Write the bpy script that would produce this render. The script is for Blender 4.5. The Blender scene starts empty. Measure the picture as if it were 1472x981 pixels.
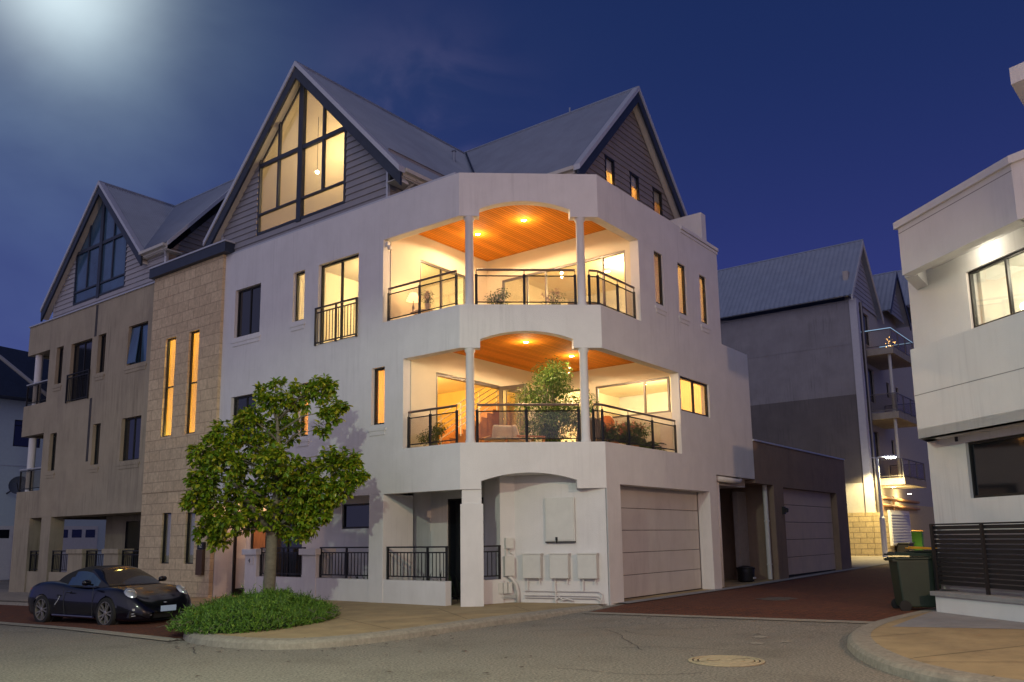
import bpy, bmesh, math, random
from mathutils import Vector, Matrix
random.seed(7)
C = bpy.context.scene.collection
S = bpy.context.scene
PI = math.pi
R = math.radians

# ---------------------------------------------------------------- helpers
class MB:
    def __init__(s): s.v = []; s.f = []; s.sm = False
    def add(s, vs, fs):
        b = len(s.v); s.v += [tuple(p) for p in vs]; s.f += [tuple(b+i for i in f) for f in fs]
    def quad(s, a, b, c, d): s.add([a, b, c, d], [(0, 1, 2, 3)])
    def box(s, x0, x1, y0, y1, z0, z1):
        s.hexa([(x0,y0,z0),(x1,y0,z0),(x1,y1,z0),(x0,y1,z0)], [(x0,y0,z1),(x1,y0,z1),(x1,y1,z1),(x0,y1,z1)])
    def hexa(s, lo, hi):
        s.add(list(lo)+list(hi), [(3,2,1,0),(4,5,6,7),(0,1,5,4),(1,2,6,5),(2,3,7,6),(3,0,4,7)])
    def prism(s, poly, z0, z1):
        n = len(poly)
        zz0 = z0 if callable(z0) else (lambda x, y: z0)
        zz1 = z1 if callable(z1) else (lambda x, y: z1)
        vs = [(x, y, zz0(x, y)) for x, y in poly]+[(x, y, zz1(x, y)) for x, y in poly]
        s.add(vs, [tuple(range(n-1, -1, -1)), tuple(range(n, 2*n))]+[(i, (i+1) % n, n+(i+1) % n, n+i) for i in range(n)])
    def tube(s, pts, r, n=8, cap=True):
        pts = [Vector(p) for p in pts]; rs = r if isinstance(r, (list, tuple)) else [r]*len(pts)
        b = len(s.v); prev = None
        for i, p in enumerate(pts):
            d = (pts[min(i+1, len(pts)-1)]-pts[max(i-1, 0)]).normalized()
            ref = Vector((0, 0, 1)) if abs(d.z) < .9 else Vector((1, 0, 0))
            if prev is not None and abs(prev.dot(d)) < .99: ref = prev
            a = d.cross(ref).normalized(); c = a.cross(d).normalized(); prev = c
            for k in range(n):
                t = 2*PI*k/n; s.v.append(tuple(p+(a*math.cos(t)+c*math.sin(t))*rs[i]))
        for i in range(len(pts)-1):
            for k in range(n):
                k2 = (k+1) % n; s.f.append((b+i*n+k, b+i*n+k2, b+(i+1)*n+k2, b+(i+1)*n+k))
        if cap:
            s.f.append(tuple(b+k for k in range(n))[::-1]); s.f.append(tuple(b+(len(pts)-1)*n+k for k in range(n)))
    def lathe(s, c, prof, n=16, ax='z', cap=True):
        b = len(s.v); c = Vector(c)
        for r, h in prof:
            for k in range(n):
                t = 2*PI*k/n
                o = Vector((r*math.cos(t), r*math.sin(t), h)) if ax == 'z' else (Vector((r*math.cos(t), h, r*math.sin(t))) if ax == 'y' else Vector((h, r*math.cos(t), r*math.sin(t))))
                s.v.append(tuple(c+o))
        for i in range(len(prof)-1):
            for k in range(n):
                k2 = (k+1) % n; s.f.append((b+i*n+k, b+i*n+k2, b+(i+1)*n+k2, b+(i+1)*n+k))
        if cap and prof[0][0] > 1e-4: s.f.append(tuple(b+k for k in range(n))[::-1])
        if cap and prof[-1][0] > 1e-4: s.f.append(tuple(b+(len(prof)-1)*n+k for k in range(n)))
    def build(s, name, mat, parent=None, smooth=False, bevel=0, auto=None):
        me = bpy.data.meshes.new(name); me.from_pydata(s.v, [], s.f); me.update()
        bm = bmesh.new(); bm.from_mesh(me)
        if smooth: bmesh.ops.remove_doubles(bm, verts=bm.verts, dist=1e-5)
        bmesh.ops.recalc_face_normals(bm, faces=bm.faces); bm.to_mesh(me); bm.free()
        if smooth:
            for p in me.polygons: p.use_smooth = True
        o = bpy.data.objects.new(name, me); C.objects.link(o)
        if mat: me.materials.append(mat)
        if smooth and auto:
            me.set_sharp_from_angle(angle=R(auto))
        if bevel:
            m = o.modifiers.new('bevel', 'BEVEL'); m.width = bevel; m.segments = 2; m.limit_method = 'ANGLE'; m.angle_limit = R(40)
        if parent:
            o.parent = parent; o.matrix_parent_inverse = parent.matrix_world.inverted() if False else Matrix.Translation(-Vector(root_loc(parent)))
        return o
LOC = {}
def root_loc(o):
    return LOC.get(o.name, (0, 0, 0))
def thing(name, label, cat, loc=(0, 0, 0), group=None):
    o = bpy.data.objects.new(name, None); C.objects.link(o); o.location = loc; o.empty_display_size = .3
    o['label'] = label; o['category'] = cat
    if group: o['group'] = group
    LOC[o.name] = tuple(loc)
    return o
def local_root(name, label, cat, loc, rz=0, group=None):
    """a thing whose parts are modelled in its own local coordinates"""
    o = thing(name, label, cat, loc, group); LOC[o.name] = (0, 0, 0); o.rotation_euler = (0, 0, rz)
    return o
def tag(o, label, cat, group=None):
    o['label'] = label; o['category'] = cat
    if group: o['group'] = group
    return o
def struct(o): o['kind'] = 'structure'; return o

def copy_tree(o, parent=None):
    c = o.copy(); C.objects.link(c)
    if parent: c.parent = parent
    for ch in list(o.children): copy_tree(ch, c)
    return c

# ---------------------------------------------------------------- materials
def mat(name, col, rough=.7, metal=0., noise=0., nscale=6., bump=0., bscale=40., spec=.5, coat=0., streak=0., dirt=0., dirtcol=(.05,.045,.04), dscale=1.2, emit=None, estr=0., stretch=None):
    m = bpy.data.materials.new(name); m.use_nodes = True; nt = m.node_tree; N = nt.nodes; L = nt.links
    b = N['Principled BSDF']; b.inputs['Roughness'].default_value = rough; b.inputs['Metallic'].default_value = metal
    b.inputs['Specular IOR Level'].default_value = spec; b.inputs['Coat Weight'].default_value = coat; b.inputs['Coat Roughness'].default_value = .04
    b.inputs['Base Color'].default_value = (*col, 1)
    tc = N.new('ShaderNodeTexCoord'); vec = tc.outputs['Object']
    if stretch:
        mp = N.new('ShaderNodeMapping'); mp.inputs['Scale'].default_value = stretch; L.new(vec, mp.inputs['Vector']); svec = mp.outputs['Vector']
    else: svec = vec
    cur = None
    if noise:
        n = N.new('ShaderNodeTexNoise'); n.inputs['Scale'].default_value = nscale; n.inputs['Detail'].default_value = 6; n.inputs['Roughness'].default_value = .65
        L.new(svec, n.inputs['Vector'])
        mr = N.new('ShaderNodeMapRange'); mr.inputs['From Min'].default_value = .3; mr.inputs['From Max'].default_value = .7
        mr.inputs['To Min'].default_value = 1-noise; mr.inputs['To Max'].default_value = 1+noise; L.new(n.outputs['Fac'], mr.inputs['Value'])
        mx = N.new('ShaderNodeVectorMath'); mx.operation = 'SCALE'; mx.inputs[0].default_value = col; L.new(mr.outputs['Result'], mx.inputs['Scale'])
        cur = mx.outputs['Vector']
    if dirt:
        n2 = N.new('ShaderNodeTexNoise'); n2.inputs['Scale'].default_value = dscale; n2.inputs['Detail'].default_value = 8; n2.inputs['Roughness'].default_value = .7
        mp2 = N.new('ShaderNodeMapping'); mp2.inputs['Scale'].default_value = (1.6, 1.6, .35); L.new(vec, mp2.inputs['Vector']); L.new(mp2.outputs['Vector'], n2.inputs['Vector'])
        r2 = N.new('ShaderNodeMapRange'); r2.inputs['From Min'].default_value = .5; r2.inputs['From Max'].default_value = .78; r2.inputs['To Max'].default_value = dirt; L.new(n2.outputs['Fac'], r2.inputs['Value'])
        mi = N.new('ShaderNodeMix'); mi.data_type = 'RGBA'; L.new(r2.outputs['Result'], mi.inputs['Factor'])
        if cur: L.new(cur, mi.inputs[6])
        else: mi.inputs[6].default_value = (*col, 1)
        mi.inputs[7].default_value = (*dirtcol, 1); cur = mi.outputs[2]
    if streak:   # rain streaks: noise drawn out vertically, in patches
        mp4 = N.new('ShaderNodeMapping'); mp4.inputs['Scale'].default_value = (5, 5, .28); L.new(vec, mp4.inputs['Vector'])
        n4 = N.new('ShaderNodeTexNoise'); n4.inputs['Scale'].default_value = 2.2; n4.inputs['Detail'].default_value = 5; n4.inputs['Roughness'].default_value = .6; L.new(mp4.outputs['Vector'], n4.inputs['Vector'])
        n5 = N.new('ShaderNodeTexNoise'); n5.inputs['Scale'].default_value = .45; n5.inputs['Detail'].default_value = 3; L.new(vec, n5.inputs['Vector'])
        r4 = N.new('ShaderNodeMapRange'); r4.inputs['From Min'].default_value = .50; r4.inputs['From Max'].default_value = .72; L.new(n4.outputs['Fac'], r4.inputs['Value'])
        r5 = N.new('ShaderNodeMapRange'); r5.inputs['From Min'].default_value = .42; r5.inputs['From Max'].default_value = .62; r5.inputs['To Max'].default_value = streak; L.new(n5.outputs['Fac'], r5.inputs['Value'])
        ml = N.new('ShaderNodeMath'); ml.operation = 'MULTIPLY'; L.new(r4.outputs['Result'], ml.inputs[0]); L.new(r5.outputs['Result'], ml.inputs[1])
        m4 = N.new('ShaderNodeMix'); m4.data_type = 'RGBA'; L.new(ml.outputs[0], m4.inputs['Factor'])
        if cur: L.new(cur, m4.inputs[6])
        else: m4.inputs[6].default_value = (*col, 1)
        m4.inputs[7].default_value = (*[c*.45 for c in col], 1); cur = m4.outputs[2]
    if cur: L.new(cur, b.inputs['Base Color'])
    if bump:
        n3 = N.new('ShaderNodeTexNoise'); n3.inputs['Scale'].default_value = bscale; n3.inputs['Detail'].default_value = 4; L.new(svec, n3.inputs['Vector'])
        bp = N.new('ShaderNodeBump'); bp.inputs['Strength'].default_value = bump; bp.inputs['Distance'].default_value = .02; L.new(n3.outputs['Fac'], bp.inputs['Height']); L.new(bp.outputs['Normal'], b.inputs['Normal'])
    if emit:
        b.inputs['Emission Color'].default_value = (*emit, 1); b.inputs['Emission Strength'].default_value = estr
    return m
def glass(name, tint=(1, 1, 1), refl=.1, rough=.01):
    m = bpy.data.materials.new(name); m.use_nodes = True; N = m.node_tree.nodes; L = m.node_tree.links
    N.remove(N['Principled BSDF']); out = N['Material Output']
    t = N.new('ShaderNodeBsdfTransparent'); t.inputs['Color'].default_value = (*tint, 1)
    g = N.new('ShaderNodeBsdfGlossy'); g.inputs['Roughness'].default_value = rough
    lw = N.new('ShaderNodeLayerWeight'); lw.inputs['Blend'].default_value = .25
    mr = N.new('ShaderNodeMapRange'); mr.inputs['To Min'].default_value = refl*.6; mr.inputs['To Max'].default_value = refl*3; L.new(lw.outputs['Fresnel'], mr.inputs['Value'])
    mx = N.new('ShaderNodeMixShader'); L.new(mr.outputs['Result'], mx.inputs['Fac']); L.new(t.outputs[0], mx.inputs[1]); L.new(g.outputs[0], mx.inputs[2]); L.new(mx.outputs[0], out.inputs['Surface'])
    return m
def emis(name, col, s):
    m = bpy.data.materials.new(name); m.use_nodes = True; N = m.node_tree.nodes; L = m.node_tree.links
    N.remove(N['Principled BSDF']); e = N.new('ShaderNodeEmission'); e.inputs['Color'].default_value = (*col, 1); e.inputs['Strength'].default_value = s
    L.new(e.outputs[0], N['Material Output'].inputs['Surface']); return m

def brick_mat(name, c1, c2, mortar, scale, rot=(0, 0, 0), bw=.5, bh=.25, ms=.012, bump=.4, rough=.85, sub=None, noise=.25):
    m = bpy.data.materials.new(name); m.use_nodes = True; N = m.node_tree.nodes; L = m.node_tree.links; b = N['Principled BSDF']; b.inputs['Roughness'].default_value = rough
    tc = N.new('ShaderNodeTexCoord'); mp = N.new('ShaderNodeMapping'); mp.inputs['Rotation'].default_value = rot; mp.inputs['Scale'].default_value = (scale,)*3
    src = tc.outputs['Object']
    if sub:   # choose which two object axes carry the pattern
        sx = N.new('ShaderNodeSeparateXYZ'); cb = N.new('ShaderNodeCombineXYZ'); L.new(src, sx.inputs[0])
        L.new(sx.outputs[sub[0]], cb.inputs[0]); L.new(sx.outputs[sub[1]], cb.inputs[1]); src = cb.outputs[0]
    L.new(src, mp.inputs['Vector'])
    br = N.new('ShaderNodeTexBrick'); br.inputs['Scale'].default_value = 1; br.inputs['Color1'].default_value = (*c1, 1); br.inputs['Color2'].default_value = (*c2, 1); br.inputs['Mortar'].default_value = (*mortar, 1)
    br.inputs['Mortar Size'].default_value = ms; br.inputs['Brick Width'].default_value = bw; br.inputs['Row Height'].default_value = bh; br.inputs['Mortar Smooth'].default_value = .2
    L.new(mp.outputs['Vector'], br.inputs['Vector'])
    n = N.new('ShaderNodeTexNoise'); n.inputs['Scale'].default_value = 9; n.inputs['Detail'].default_value = 8; n.inputs['Roughness'].default_value = .7; L.new(tc.outputs['Object'], n.inputs['Vector'])
    mr = N.new('ShaderNodeMapRange'); mr.inputs['From Min'].default_value = .3; mr.inputs['From Max'].default_value = .7; mr.inputs['To Min'].default_value = 1-noise; mr.inputs['To Max'].default_value = 1+noise; L.new(n.outputs['Fac'], mr.inputs['Value'])
    sc = N.new('ShaderNodeVectorMath'); sc.operation = 'SCALE'; L.new(br.outputs['Color'], sc.inputs[0]); L.new(mr.outputs['Result'], sc.inputs['Scale']); L.new(sc.outputs['Vector'], b.inputs['Base Color'])
    mth = N.new('ShaderNodeMath'); mth.operation = 'MULTIPLY_ADD'; mth.inputs[1].default_value = -1; L.new(br.outputs['Fac'], mth.inputs[0]); n4 = N.new('ShaderNodeTexNoise'); n4.inputs['Scale'].default_value = 25; n4.inputs['Detail'].default_value = 5; L.new(tc.outputs['Object'], n4.inputs['Vector']); L.new(n4.outputs['Fac'], mth.inputs[2])
    bp = N.new('ShaderNodeBump'); bp.inputs['Strength'].default_value = bump; bp.inputs['Distance'].default_value = .012; L.new(mth.outputs[0], bp.inputs['Height']); L.new(bp.outputs['Normal'], b.inputs['Normal'])
    return m

M = {}
M['white'] = mat('white_render', (.68,.67,.66), .85, streak=.20, noise=.05, nscale=1.5, bump=.35, bscale=60, dirt=.16, dirtcol=(.36,.34,.31))
M['white2'] = mat('right_white_render', (.70,.70,.69), .85, streak=.25, noise=.04, nscale=1.1, bump=.25, bscale=70, dirt=.10, dirtcol=(.4,.38,.35))
M['grey'] = mat('grey_brown_render', (.40,.335,.23), .9, streak=.7, noise=.10, nscale=1.2, bump=.35, bscale=60, dirt=.45, dirtcol=(.11,.095,.09), dscale=.8)
M['stain'] = mat('dark_stain', (.06,.055,.055), .9, noise=.3, nscale=3)
M['cream'] = mat('cream_plaster', (.74,.66,.50), .8, noise=.03, nscale=2)
M['cream2'] = mat('ochre_plaster', (.70,.50,.20), .8, noise=.05, nscale=2)
M['clad'] = mat('weatherboard_paint', (.27,.265,.285), .65, noise=.07, nscale=2.5, bump=.1, bscale=30)
M['clad_brown'] = mat('weatherboard_brown', (.25,.22,.21), .65, noise=.10, nscale=2.5, bump=.1, bscale=30)
M['clad_light'] = mat('weatherboard_light', (.37,.35,.36), .65, noise=.07, nscale=2.5, bump=.1, bscale=30)
M['roof'] = mat('corrugated_steel', (.27,.31,.38), .45, metal=.15, noise=.10, nscale=1.4, spec=.5)
M['navy'] = mat('navy_timber_trim', (.022,.032,.055), .5, noise=.2, nscale=4)
M['trim'] = mat('pale_metal_trim', (.50,.52,.56), .45, metal=.2, noise=.05)
M['trimcream'] = mat('cream_gutter', (.55,.53,.47), .5, noise=.06)
M['frame'] = mat('dark_bronze_aluminium', (.018,.018,.018), .4, metal=.3)
M['framegrey'] = mat('grey_aluminium', (.17,.155,.145), .4, metal=.5)
M['black'] = mat('black_powdercoat', (.010,.010,.012), .45)
M['rail'] = mat('brushed_handrail', (.26,.20,.17), .35, metal=.8, noise=.05)
M['glass'] = glass('clear_window_glass', (.96,.97,.96), .09)
M['smoke'] = glass('smoked_glass_panel', (.88,.85,.80), .06)
M['darkglass'] = mat('dark_window_glass', (.008,.010,.014), .06, spec=.9)
M['blueglass'] = mat('sky_tinted_window_glass', (.07,.14,.22), .12, spec=1., metal=.3, noise=.35, nscale=.6)  # blue base colour holds the tint plus a painted sky reflection
M['garage'] = mat('garage_door_steel', (.56,.53,.50), .5, noise=.05, nscale=1.2, dirt=.35, dirtcol=(.27,.24,.22), dscale=1.6)
M['garage2'] = mat('garage_door_taupe', (.66,.52,.36), .6, noise=.05, nscale=2, dirt=.25, dirtcol=(.2,.18,.17))
M['brown'] = mat('brown_render', (.26,.185,.13), .9, noise=.12, nscale=1.5, bump=.3, bscale=50, dirt=.3, dirtcol=(.07,.055,.055))
M['pvc'] = mat('white_pvc', (.62,.60,.57), .5, noise=.06, nscale=8)
M['meter'] = mat('cream_meter_box', (.60,.60,.56), .5, noise=.05, nscale=4, dirt=.15, dirtcol=(.35,.33,.3))
M['concrete'] = mat('concrete', (.34,.30,.24), .9, noise=.14, nscale=3, bump=.5, bscale=90, dirt=.4, dirtcol=(.16,.14,.11), dscale=1.5)
M['kerb'] = mat('kerb_concrete', (.33,.30,.24), .9, noise=.22, nscale=14, bump=.7, bscale=120, dirt=.5, dirtcol=(.13,.12,.10), dscale=3)
M['foot'] = mat('tan_footpath_concrete', (.38,.285,.15), .9, noise=.16, nscale=1.3, bump=.5, bscale=110, dirt=.55, dirtcol=(.15,.11,.07), dscale=.9)
M['greyapron'] = mat('grey_apron_concrete', (.28,.28,.28), .9, noise=.12, nscale=2, bump=.4, bscale=90, dirt=.4, dirtcol=(.14,.13,.13))
M['asphalt'] = mat('asphalt', (.25,.228,.185), .88, noise=.7, nscale=30, bump=1., bscale=60, dirt=.55, dirtcol=(.105,.09,.07), dscale=.45)
M['lane'] = brick_mat('red_brick_paving', (.16,.044,.012), (.11,.032,.011), (.05,.022,.010), 1, rot=(0, 0, R(45)), bw=.23, bh=.115, ms=.012, bump=.6, noise=.45)
M['stone'] = brick_mat('limestone_cladding', (.64,.50,.31), (.56,.43,.265), (.44,.33,.21), 1, bw=.62, bh=.34, ms=.012, bump=.9, noise=.22, sub=(1, 2))
M['limebrick'] = brick_mat('limestone_blocks', (.60,.47,.24), (.50,.39,.20), (.26,.20,.11), 1, bw=.7, bh=.3, ms=.02, bump=.9, noise=.2, sub=(1, 2))
M['limebrick2'] = brick_mat('limestone_blocks_side', (.60,.47,.24), (.50,.39,.20), (.26,.20,.11), 1, bw=.7, bh=.3, ms=.02, bump=.9, noise=.2, sub=(0, 2))
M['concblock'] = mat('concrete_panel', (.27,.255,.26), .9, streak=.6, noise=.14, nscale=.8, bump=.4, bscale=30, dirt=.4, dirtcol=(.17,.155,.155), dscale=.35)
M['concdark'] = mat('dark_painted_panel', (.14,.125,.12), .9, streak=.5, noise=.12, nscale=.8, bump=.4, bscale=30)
M['bark'] = mat('tree_bark', (.17,.15,.11), .9, noise=.3, nscale=6, bump=.8, bscale=25, dirt=.4, dirtcol=(.08,.07,.055), dscale=5, stretch=(1, 1, 2.5))
M['bin'] = mat('dark_green_plastic', (.012,.026,.015), .5, noise=.12, nscale=5, dirt=.25, dirtcol=(.05,.06,.045))
M['bingreen'] = mat('bright_green_plastic', (.07,.28,.02), .5)
M['yellow'] = mat('yellow_plastic', (.85,.42,.02), .5)
M['rubber'] = mat('black_rubber', (.012,.012,.012), .8)
M['curtain'] = None
M['wicker'] = mat('wicker', (.28,.16,.08), .8, noise=.4, nscale=30, bump=.8, bscale=60)
M['terracotta'] = mat('terracotta', (.36,.15,.07), .8, noise=.15)
M['darkfab'] = mat('dark_cover_fabric', (.10,.075,.06), .85, noise=.2, nscale=5, bump=.5, bscale=9)
M['cushion'] = mat('pale_cushion', (.62,.50,.38), .9, noise=.1)
M['wood'] = mat('teak_wood', (.40,.17,.06), .55, noise=.25, nscale=4, stretch=(1, 10, 1))
M['shade'] = mat('lamp_shade_fabric', (.8,.62,.4), .8, emit=(1, .62, .25), estr=3.2)
M['petal'] = mat('pink_petals', (.75,.18,.13), .7)
M['petal2'] = mat('cream_petals', (.75,.50,.42), .7)
M['tile'] = mat('balcony_tile', (.62,.50,.36), .6, noise=.1)
M['bulb'] = emis('lit_downlight', (1, .80, .50), 120)
M['ledcool'] = emis('blue_led_strip', (.45, .7, 1.), .6)
M['lampon'] = emis('lit_street_lamp', (1, .97, .85), 60)
M['manhole'] = mat('weathered_manhole_concrete', (.46,.38,.24), .85, noise=.2, nscale=12, bump=.5, bscale=80)
M['dark'] = mat('dark_interior', (.02,.018,.018), .9)

def timber_ceiling():
    m = bpy.data.materials.new('timber_lining_boards'); m.use_nodes = True; N = m.node_tree.nodes; L = m.node_tree.links; b = N['Principled BSDF']
    b.inputs['Roughness'].default_value = .75; b.inputs['Specular IOR Level'].default_value = .15
    tc = N.new('ShaderNodeTexCoord'); sx = N.new('ShaderNodeSeparateXYZ'); L.new(tc.outputs['Object'], sx.inputs[0])
    # boards run across the balcony: board index from the x coordinate
    mul = N.new('ShaderNodeMath'); mul.operation = 'MULTIPLY'; mul.inputs[1].default_value = 1/.09; L.new(sx.outputs[1], mul.inputs[0])
    fr = N.new('ShaderNodeMath'); fr.operation = 'FRACT'; L.new(mul.outputs[0], fr.inputs[0])
    fl = N.new('ShaderNodeMath'); fl.operation = 'FLOOR'; L.new(mul.outputs[0], fl.inputs[0])
    wn = N.new('ShaderNodeTexWhiteNoise'); wn.noise_dimensions = '1D'; L.new(fl.outputs[0], wn.inputs['W'])
    gr = N.new('ShaderNodeMath'); gr.operation = 'LESS_THAN'; gr.inputs[1].default_value = .12; L.new(fr.outputs[0], gr.inputs[0])
    mp = N.new('ShaderNodeMapping'); mp.inputs['Scale'].default_value = (2, 25, 1); L.new(tc.outputs['Object'], mp.inputs['Vector'])
    ns = N.new('ShaderNodeTexNoise'); ns.inputs['Scale'].default_value = 2; ns.inputs['Detail'].default_value = 5; L.new(mp.outputs['Vector'], ns.inputs['Vector'])
    ad = N.new('ShaderNodeMath'); ad.operation = 'ADD'; L.new(wn.outputs['Value'], ad.inputs[0]); L.new(ns.outputs['Fac'], ad.inputs[1])
    cr = N.new('ShaderNodeMapRange'); cr.inputs['From Max'].default_value = 2; cr.inputs['To Min'].default_value = .7; cr.inputs['To Max'].default_value = 1.25; L.new(ad.outputs[0], cr.inputs['Value'])
    sc = N.new('ShaderNodeVectorMath'); sc.operation = 'SCALE'; sc.inputs[0].default_value = (.72, .255, .022); L.new(cr.outputs[0], sc.inputs['Scale'])
    mi = N.new('ShaderNodeMix'); mi.data_type = 'RGBA'; L.new(gr.outputs[0], mi.inputs['Factor']); L.new(sc.outputs['Vector'], mi.inputs[6]); mi.inputs[7].default_value = (.10, .032, .008, 1)
    L.new(mi.outputs[2], b.inputs['Base Color'])
    bp = N.new('ShaderNodeBump'); bp.inputs['Strength'].default_value = .6; bp.inputs['Distance'].default_value = .01; bp.invert = True; L.new(gr.outputs[0], bp.inputs['Height']); L.new(bp.outputs['Normal'], b.inputs['Normal'])
    return m
M['timber'] = timber_ceiling()

def leaf_mat(name, c1, c2, c3, rough=.38, trans=.25):
    m = bpy.data.materials.new(name); m.use_nodes = True; N = m.node_tree.nodes; L = m.node_tree.links; b = N['Principled BSDF']
    b.inputs['Roughness'].default_value = rough
    g = N.new('ShaderNodeNewGeometry'); cr = N.new('ShaderNodeValToRGB'); cr.color_ramp.elements[0].color = (*c1, 1); cr.color_ramp.elements[1].color = (*c3, 1)
    e = cr.color_ramp.elements.new(.6); e.color = (*c2, 1); L.new(g.outputs['Random Per Island'], cr.inputs['Fac']); L.new(cr.outputs['Color'], b.inputs['Base Color'])
    t = N.new('ShaderNodeBsdfTranslucent'); L.new(cr.outputs['Color'], t.inputs['Color']); mx = N.new('ShaderNodeMixShader'); mx.inputs['Fac'].default_value = trans
    L.new(b.outputs[0], mx.inputs[1]); L.new(t.outputs[0], mx.inputs[2]); L.new(mx.outputs[0], N['Material Output'].inputs['Surface'])
    return m
M['leaf'] = leaf_mat('broad_tree_leaves', (.08,.18,.010), (.20,.30,.015), (.46,.43,.03))
M['juniper'] = leaf_mat('juniper_sprigs', (.04,.10,.010), (.10,.22,.02), (.20,.33,.035), .55, .2)
M['ficus'] = leaf_mat('small_glossy_leaves', (.045,.10,.02), (.10,.19,.035), (.27,.35,.11), .3, .3)
M['plant'] = leaf_mat('house_plant_leaves', (.04,.09,.02), (.08,.15,.03), (.16,.22,.05), .5, .25)
M['darkplant'] = leaf_mat('strap_leaves', (.02,.035,.015), (.03,.05,.02), (.05,.07,.03), .5, .2)

# ---------------------------------------------------------------- levels
def lerp(a, b, t): return a+(b-a)*max(0, min(1, t))
def zf(x, y):                     # footpath / building base level
    return lerp(0, -.3, (y-17)/19)+lerp(0, .2, (x-24)/26)
def zr(x, y):                     # road level
    return zf(x, y)-.13+lerp(0, .115, (x-14)/3)
def sheet(name, poly, zfun, m, lift=0, thick=0):
    bm = bmesh.new(); vs = [bm.verts.new((x, y, 0)) for x, y in poly]; bm.faces.new(vs)
    bmesh.ops.triangulate(bm, faces=bm.faces)
    for co, no in (((0, 17, 0), (0, 1, 0)), ((0, 36, 0), (0, 1, 0)), ((24, 0, 0), (1, 0, 0)), ((50, 0, 0), (1, 0, 0)), ((14, 0, 0), (1, 0, 0)), ((17, 0, 0), (1, 0, 0))):
        bmesh.ops.bisect_plane(bm, geom=bm.verts[:]+bm.edges[:]+bm.faces[:], plane_co=co, plane_no=no)
    bmesh.ops.triangulate(bm, faces=bm.faces)
    for v in bm.verts: v.co.z = zfun(v.co.x, v.co.y)+lift
    bmesh.ops.recalc_face_normals(bm, faces=bm.faces)
    if bm.faces and sum(f.normal.z for f in bm.faces) < 0: bmesh.ops.reverse_faces(bm, faces=bm.faces)
    if thick:
        r = bmesh.ops.extrude_face_region(bm, geom=bm.faces[:]); 
        for g in r['geom']:
            if isinstance(g, bmesh.types.BMVert): g.co.z -= thick
        bmesh.ops.recalc_face_normals(bm, faces=bm.faces)
    me = bpy.data.meshes.new(name); bm.to_mesh(me); bm.free(); me.materials.append(m)
    o = bpy.data.objects.new(name, me); C.objects.link(o); return struct(o)
def offset_line(pts, d):
    out = []
    for i, p in enumerate(pts):
        a = Vector(pts[max(i-1, 0)]); b = Vector(pts[min(i+1, len(pts)-1)]); t = (b-a).normalized(); n = Vector((-t.y, t.x)); out.append((p[0]+n.x*d, p[1]+n.y*d))
    return out
def smooth_line(pts, k=6):
    P = [Vector(pts[0])]+[Vector(p) for p in pts]+[Vector(pts[-1])]; out = []
    for i in range(1, len(P)-2):
        p0, p1, p2, p3 = P[i-1:i+3]
        for j in range(k):
            t = j/k; out.append(tuple(.5*((2*p1)+(-p0+p2)*t+(2*p0-5*p1+4*p2-p3)*t*t+(-p0+3*p1-3*p2+p3)*t**3)))
    out.append(tuple(P[-2])); return out

# facade plane helper ------------------------------------------------
class Pl:
    """u along the facade, v up, w inward from the facade face"""
    def __init__(s, o, u, n): s.o = Vector(o); s.u = Vector(u).normalized(); s.n = Vector(n).normalized()
    def p(s, u, v, w=0): q = s.o+s.u*u+s.n*w; return (q.x, q.y, q.z+v)
    def box(s, mb, u0, u1, v0, v1, w0, w1):
        mb.hexa([s.p(u0,v0,w0), s.p(u1,v0,w0), s.p(u1,v0,w1), s.p(u0,v0,w1)], [s.p(u0,v1,w0), s.p(u1,v1,w0), s.p(u1,v1,w1), s.p(u0,v1,w1)])
    def wall(s, mb, u0, u1, v0, v1, holes, th, m0=0, m1=0):
        us = sorted({u0, u1, *[h[0] for h in holes], *[h[1] for h in holes]}); us = [a for a in us if u0 <= a <= u1]
        vs = sorted({v0, v1, *[h[2] for h in holes], *[h[3] for h in holes]}); vs = [a for a in vs if v0 <= a <= v1]
        def solid(i, j):
            if i < 0 or j < 0 or i >= len(us)-1 or j >= len(vs)-1: return False
            a = (us[i]+us[i+1])/2; b = (vs[j]+vs[j+1])/2
            return not any(h[0] < a < h[1] and h[2] < b < h[3] for h in holes)
        def P(u, v, w):
            if w > 0 and abs(u-u0) < 1e-6: u += m0
            if w > 0 and abs(u-u1) < 1e-6: u += m1
            return s.p(u, v, w)
        for i in range(len(us)-1):
            for j in range(len(vs)-1):
                if not solid(i, j): continue
                a, b, c, d = us[i], us[i+1], vs[j], vs[j+1]
                mb.quad(P(a,c,0), P(b,c,0), P(b,d,0), P(a,d,0)); mb.quad(P(a,c,th), P(a,d,th), P(b,d,th), P(b,c,th))
                if not solid(i-1, j): mb.quad(P(a,c,0), P(a,d,0), P(a,d,th), P(a,c,th))
                if not solid(i+1, j): mb.quad(P(b,c,0), P(b,c,th), P(b,d,th), P(b,d,0))
                if not solid(i, j-1): mb.quad(P(a,c,0), P(a,c,th), P(b,c,th), P(b,c,0))
                if not solid(i, j+1): mb.quad(P(a,d,0), P(b,d,0), P(b,d,th), P(a,d,th))
    def ring(s, mb, u0, u1, v0, v1, w0, w1, t=.05):
        s.box(mb, u0, u0+t, v0, v1, w0, w1); s.box(mb, u1-t, u1, v0, v1, w0, w1)
        s.box(mb, u0+t, u1-t, v0, v0+t, w0, w1); s.box(mb, u0+t, u1-t, v1-t, v1, w0, w1)

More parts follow.
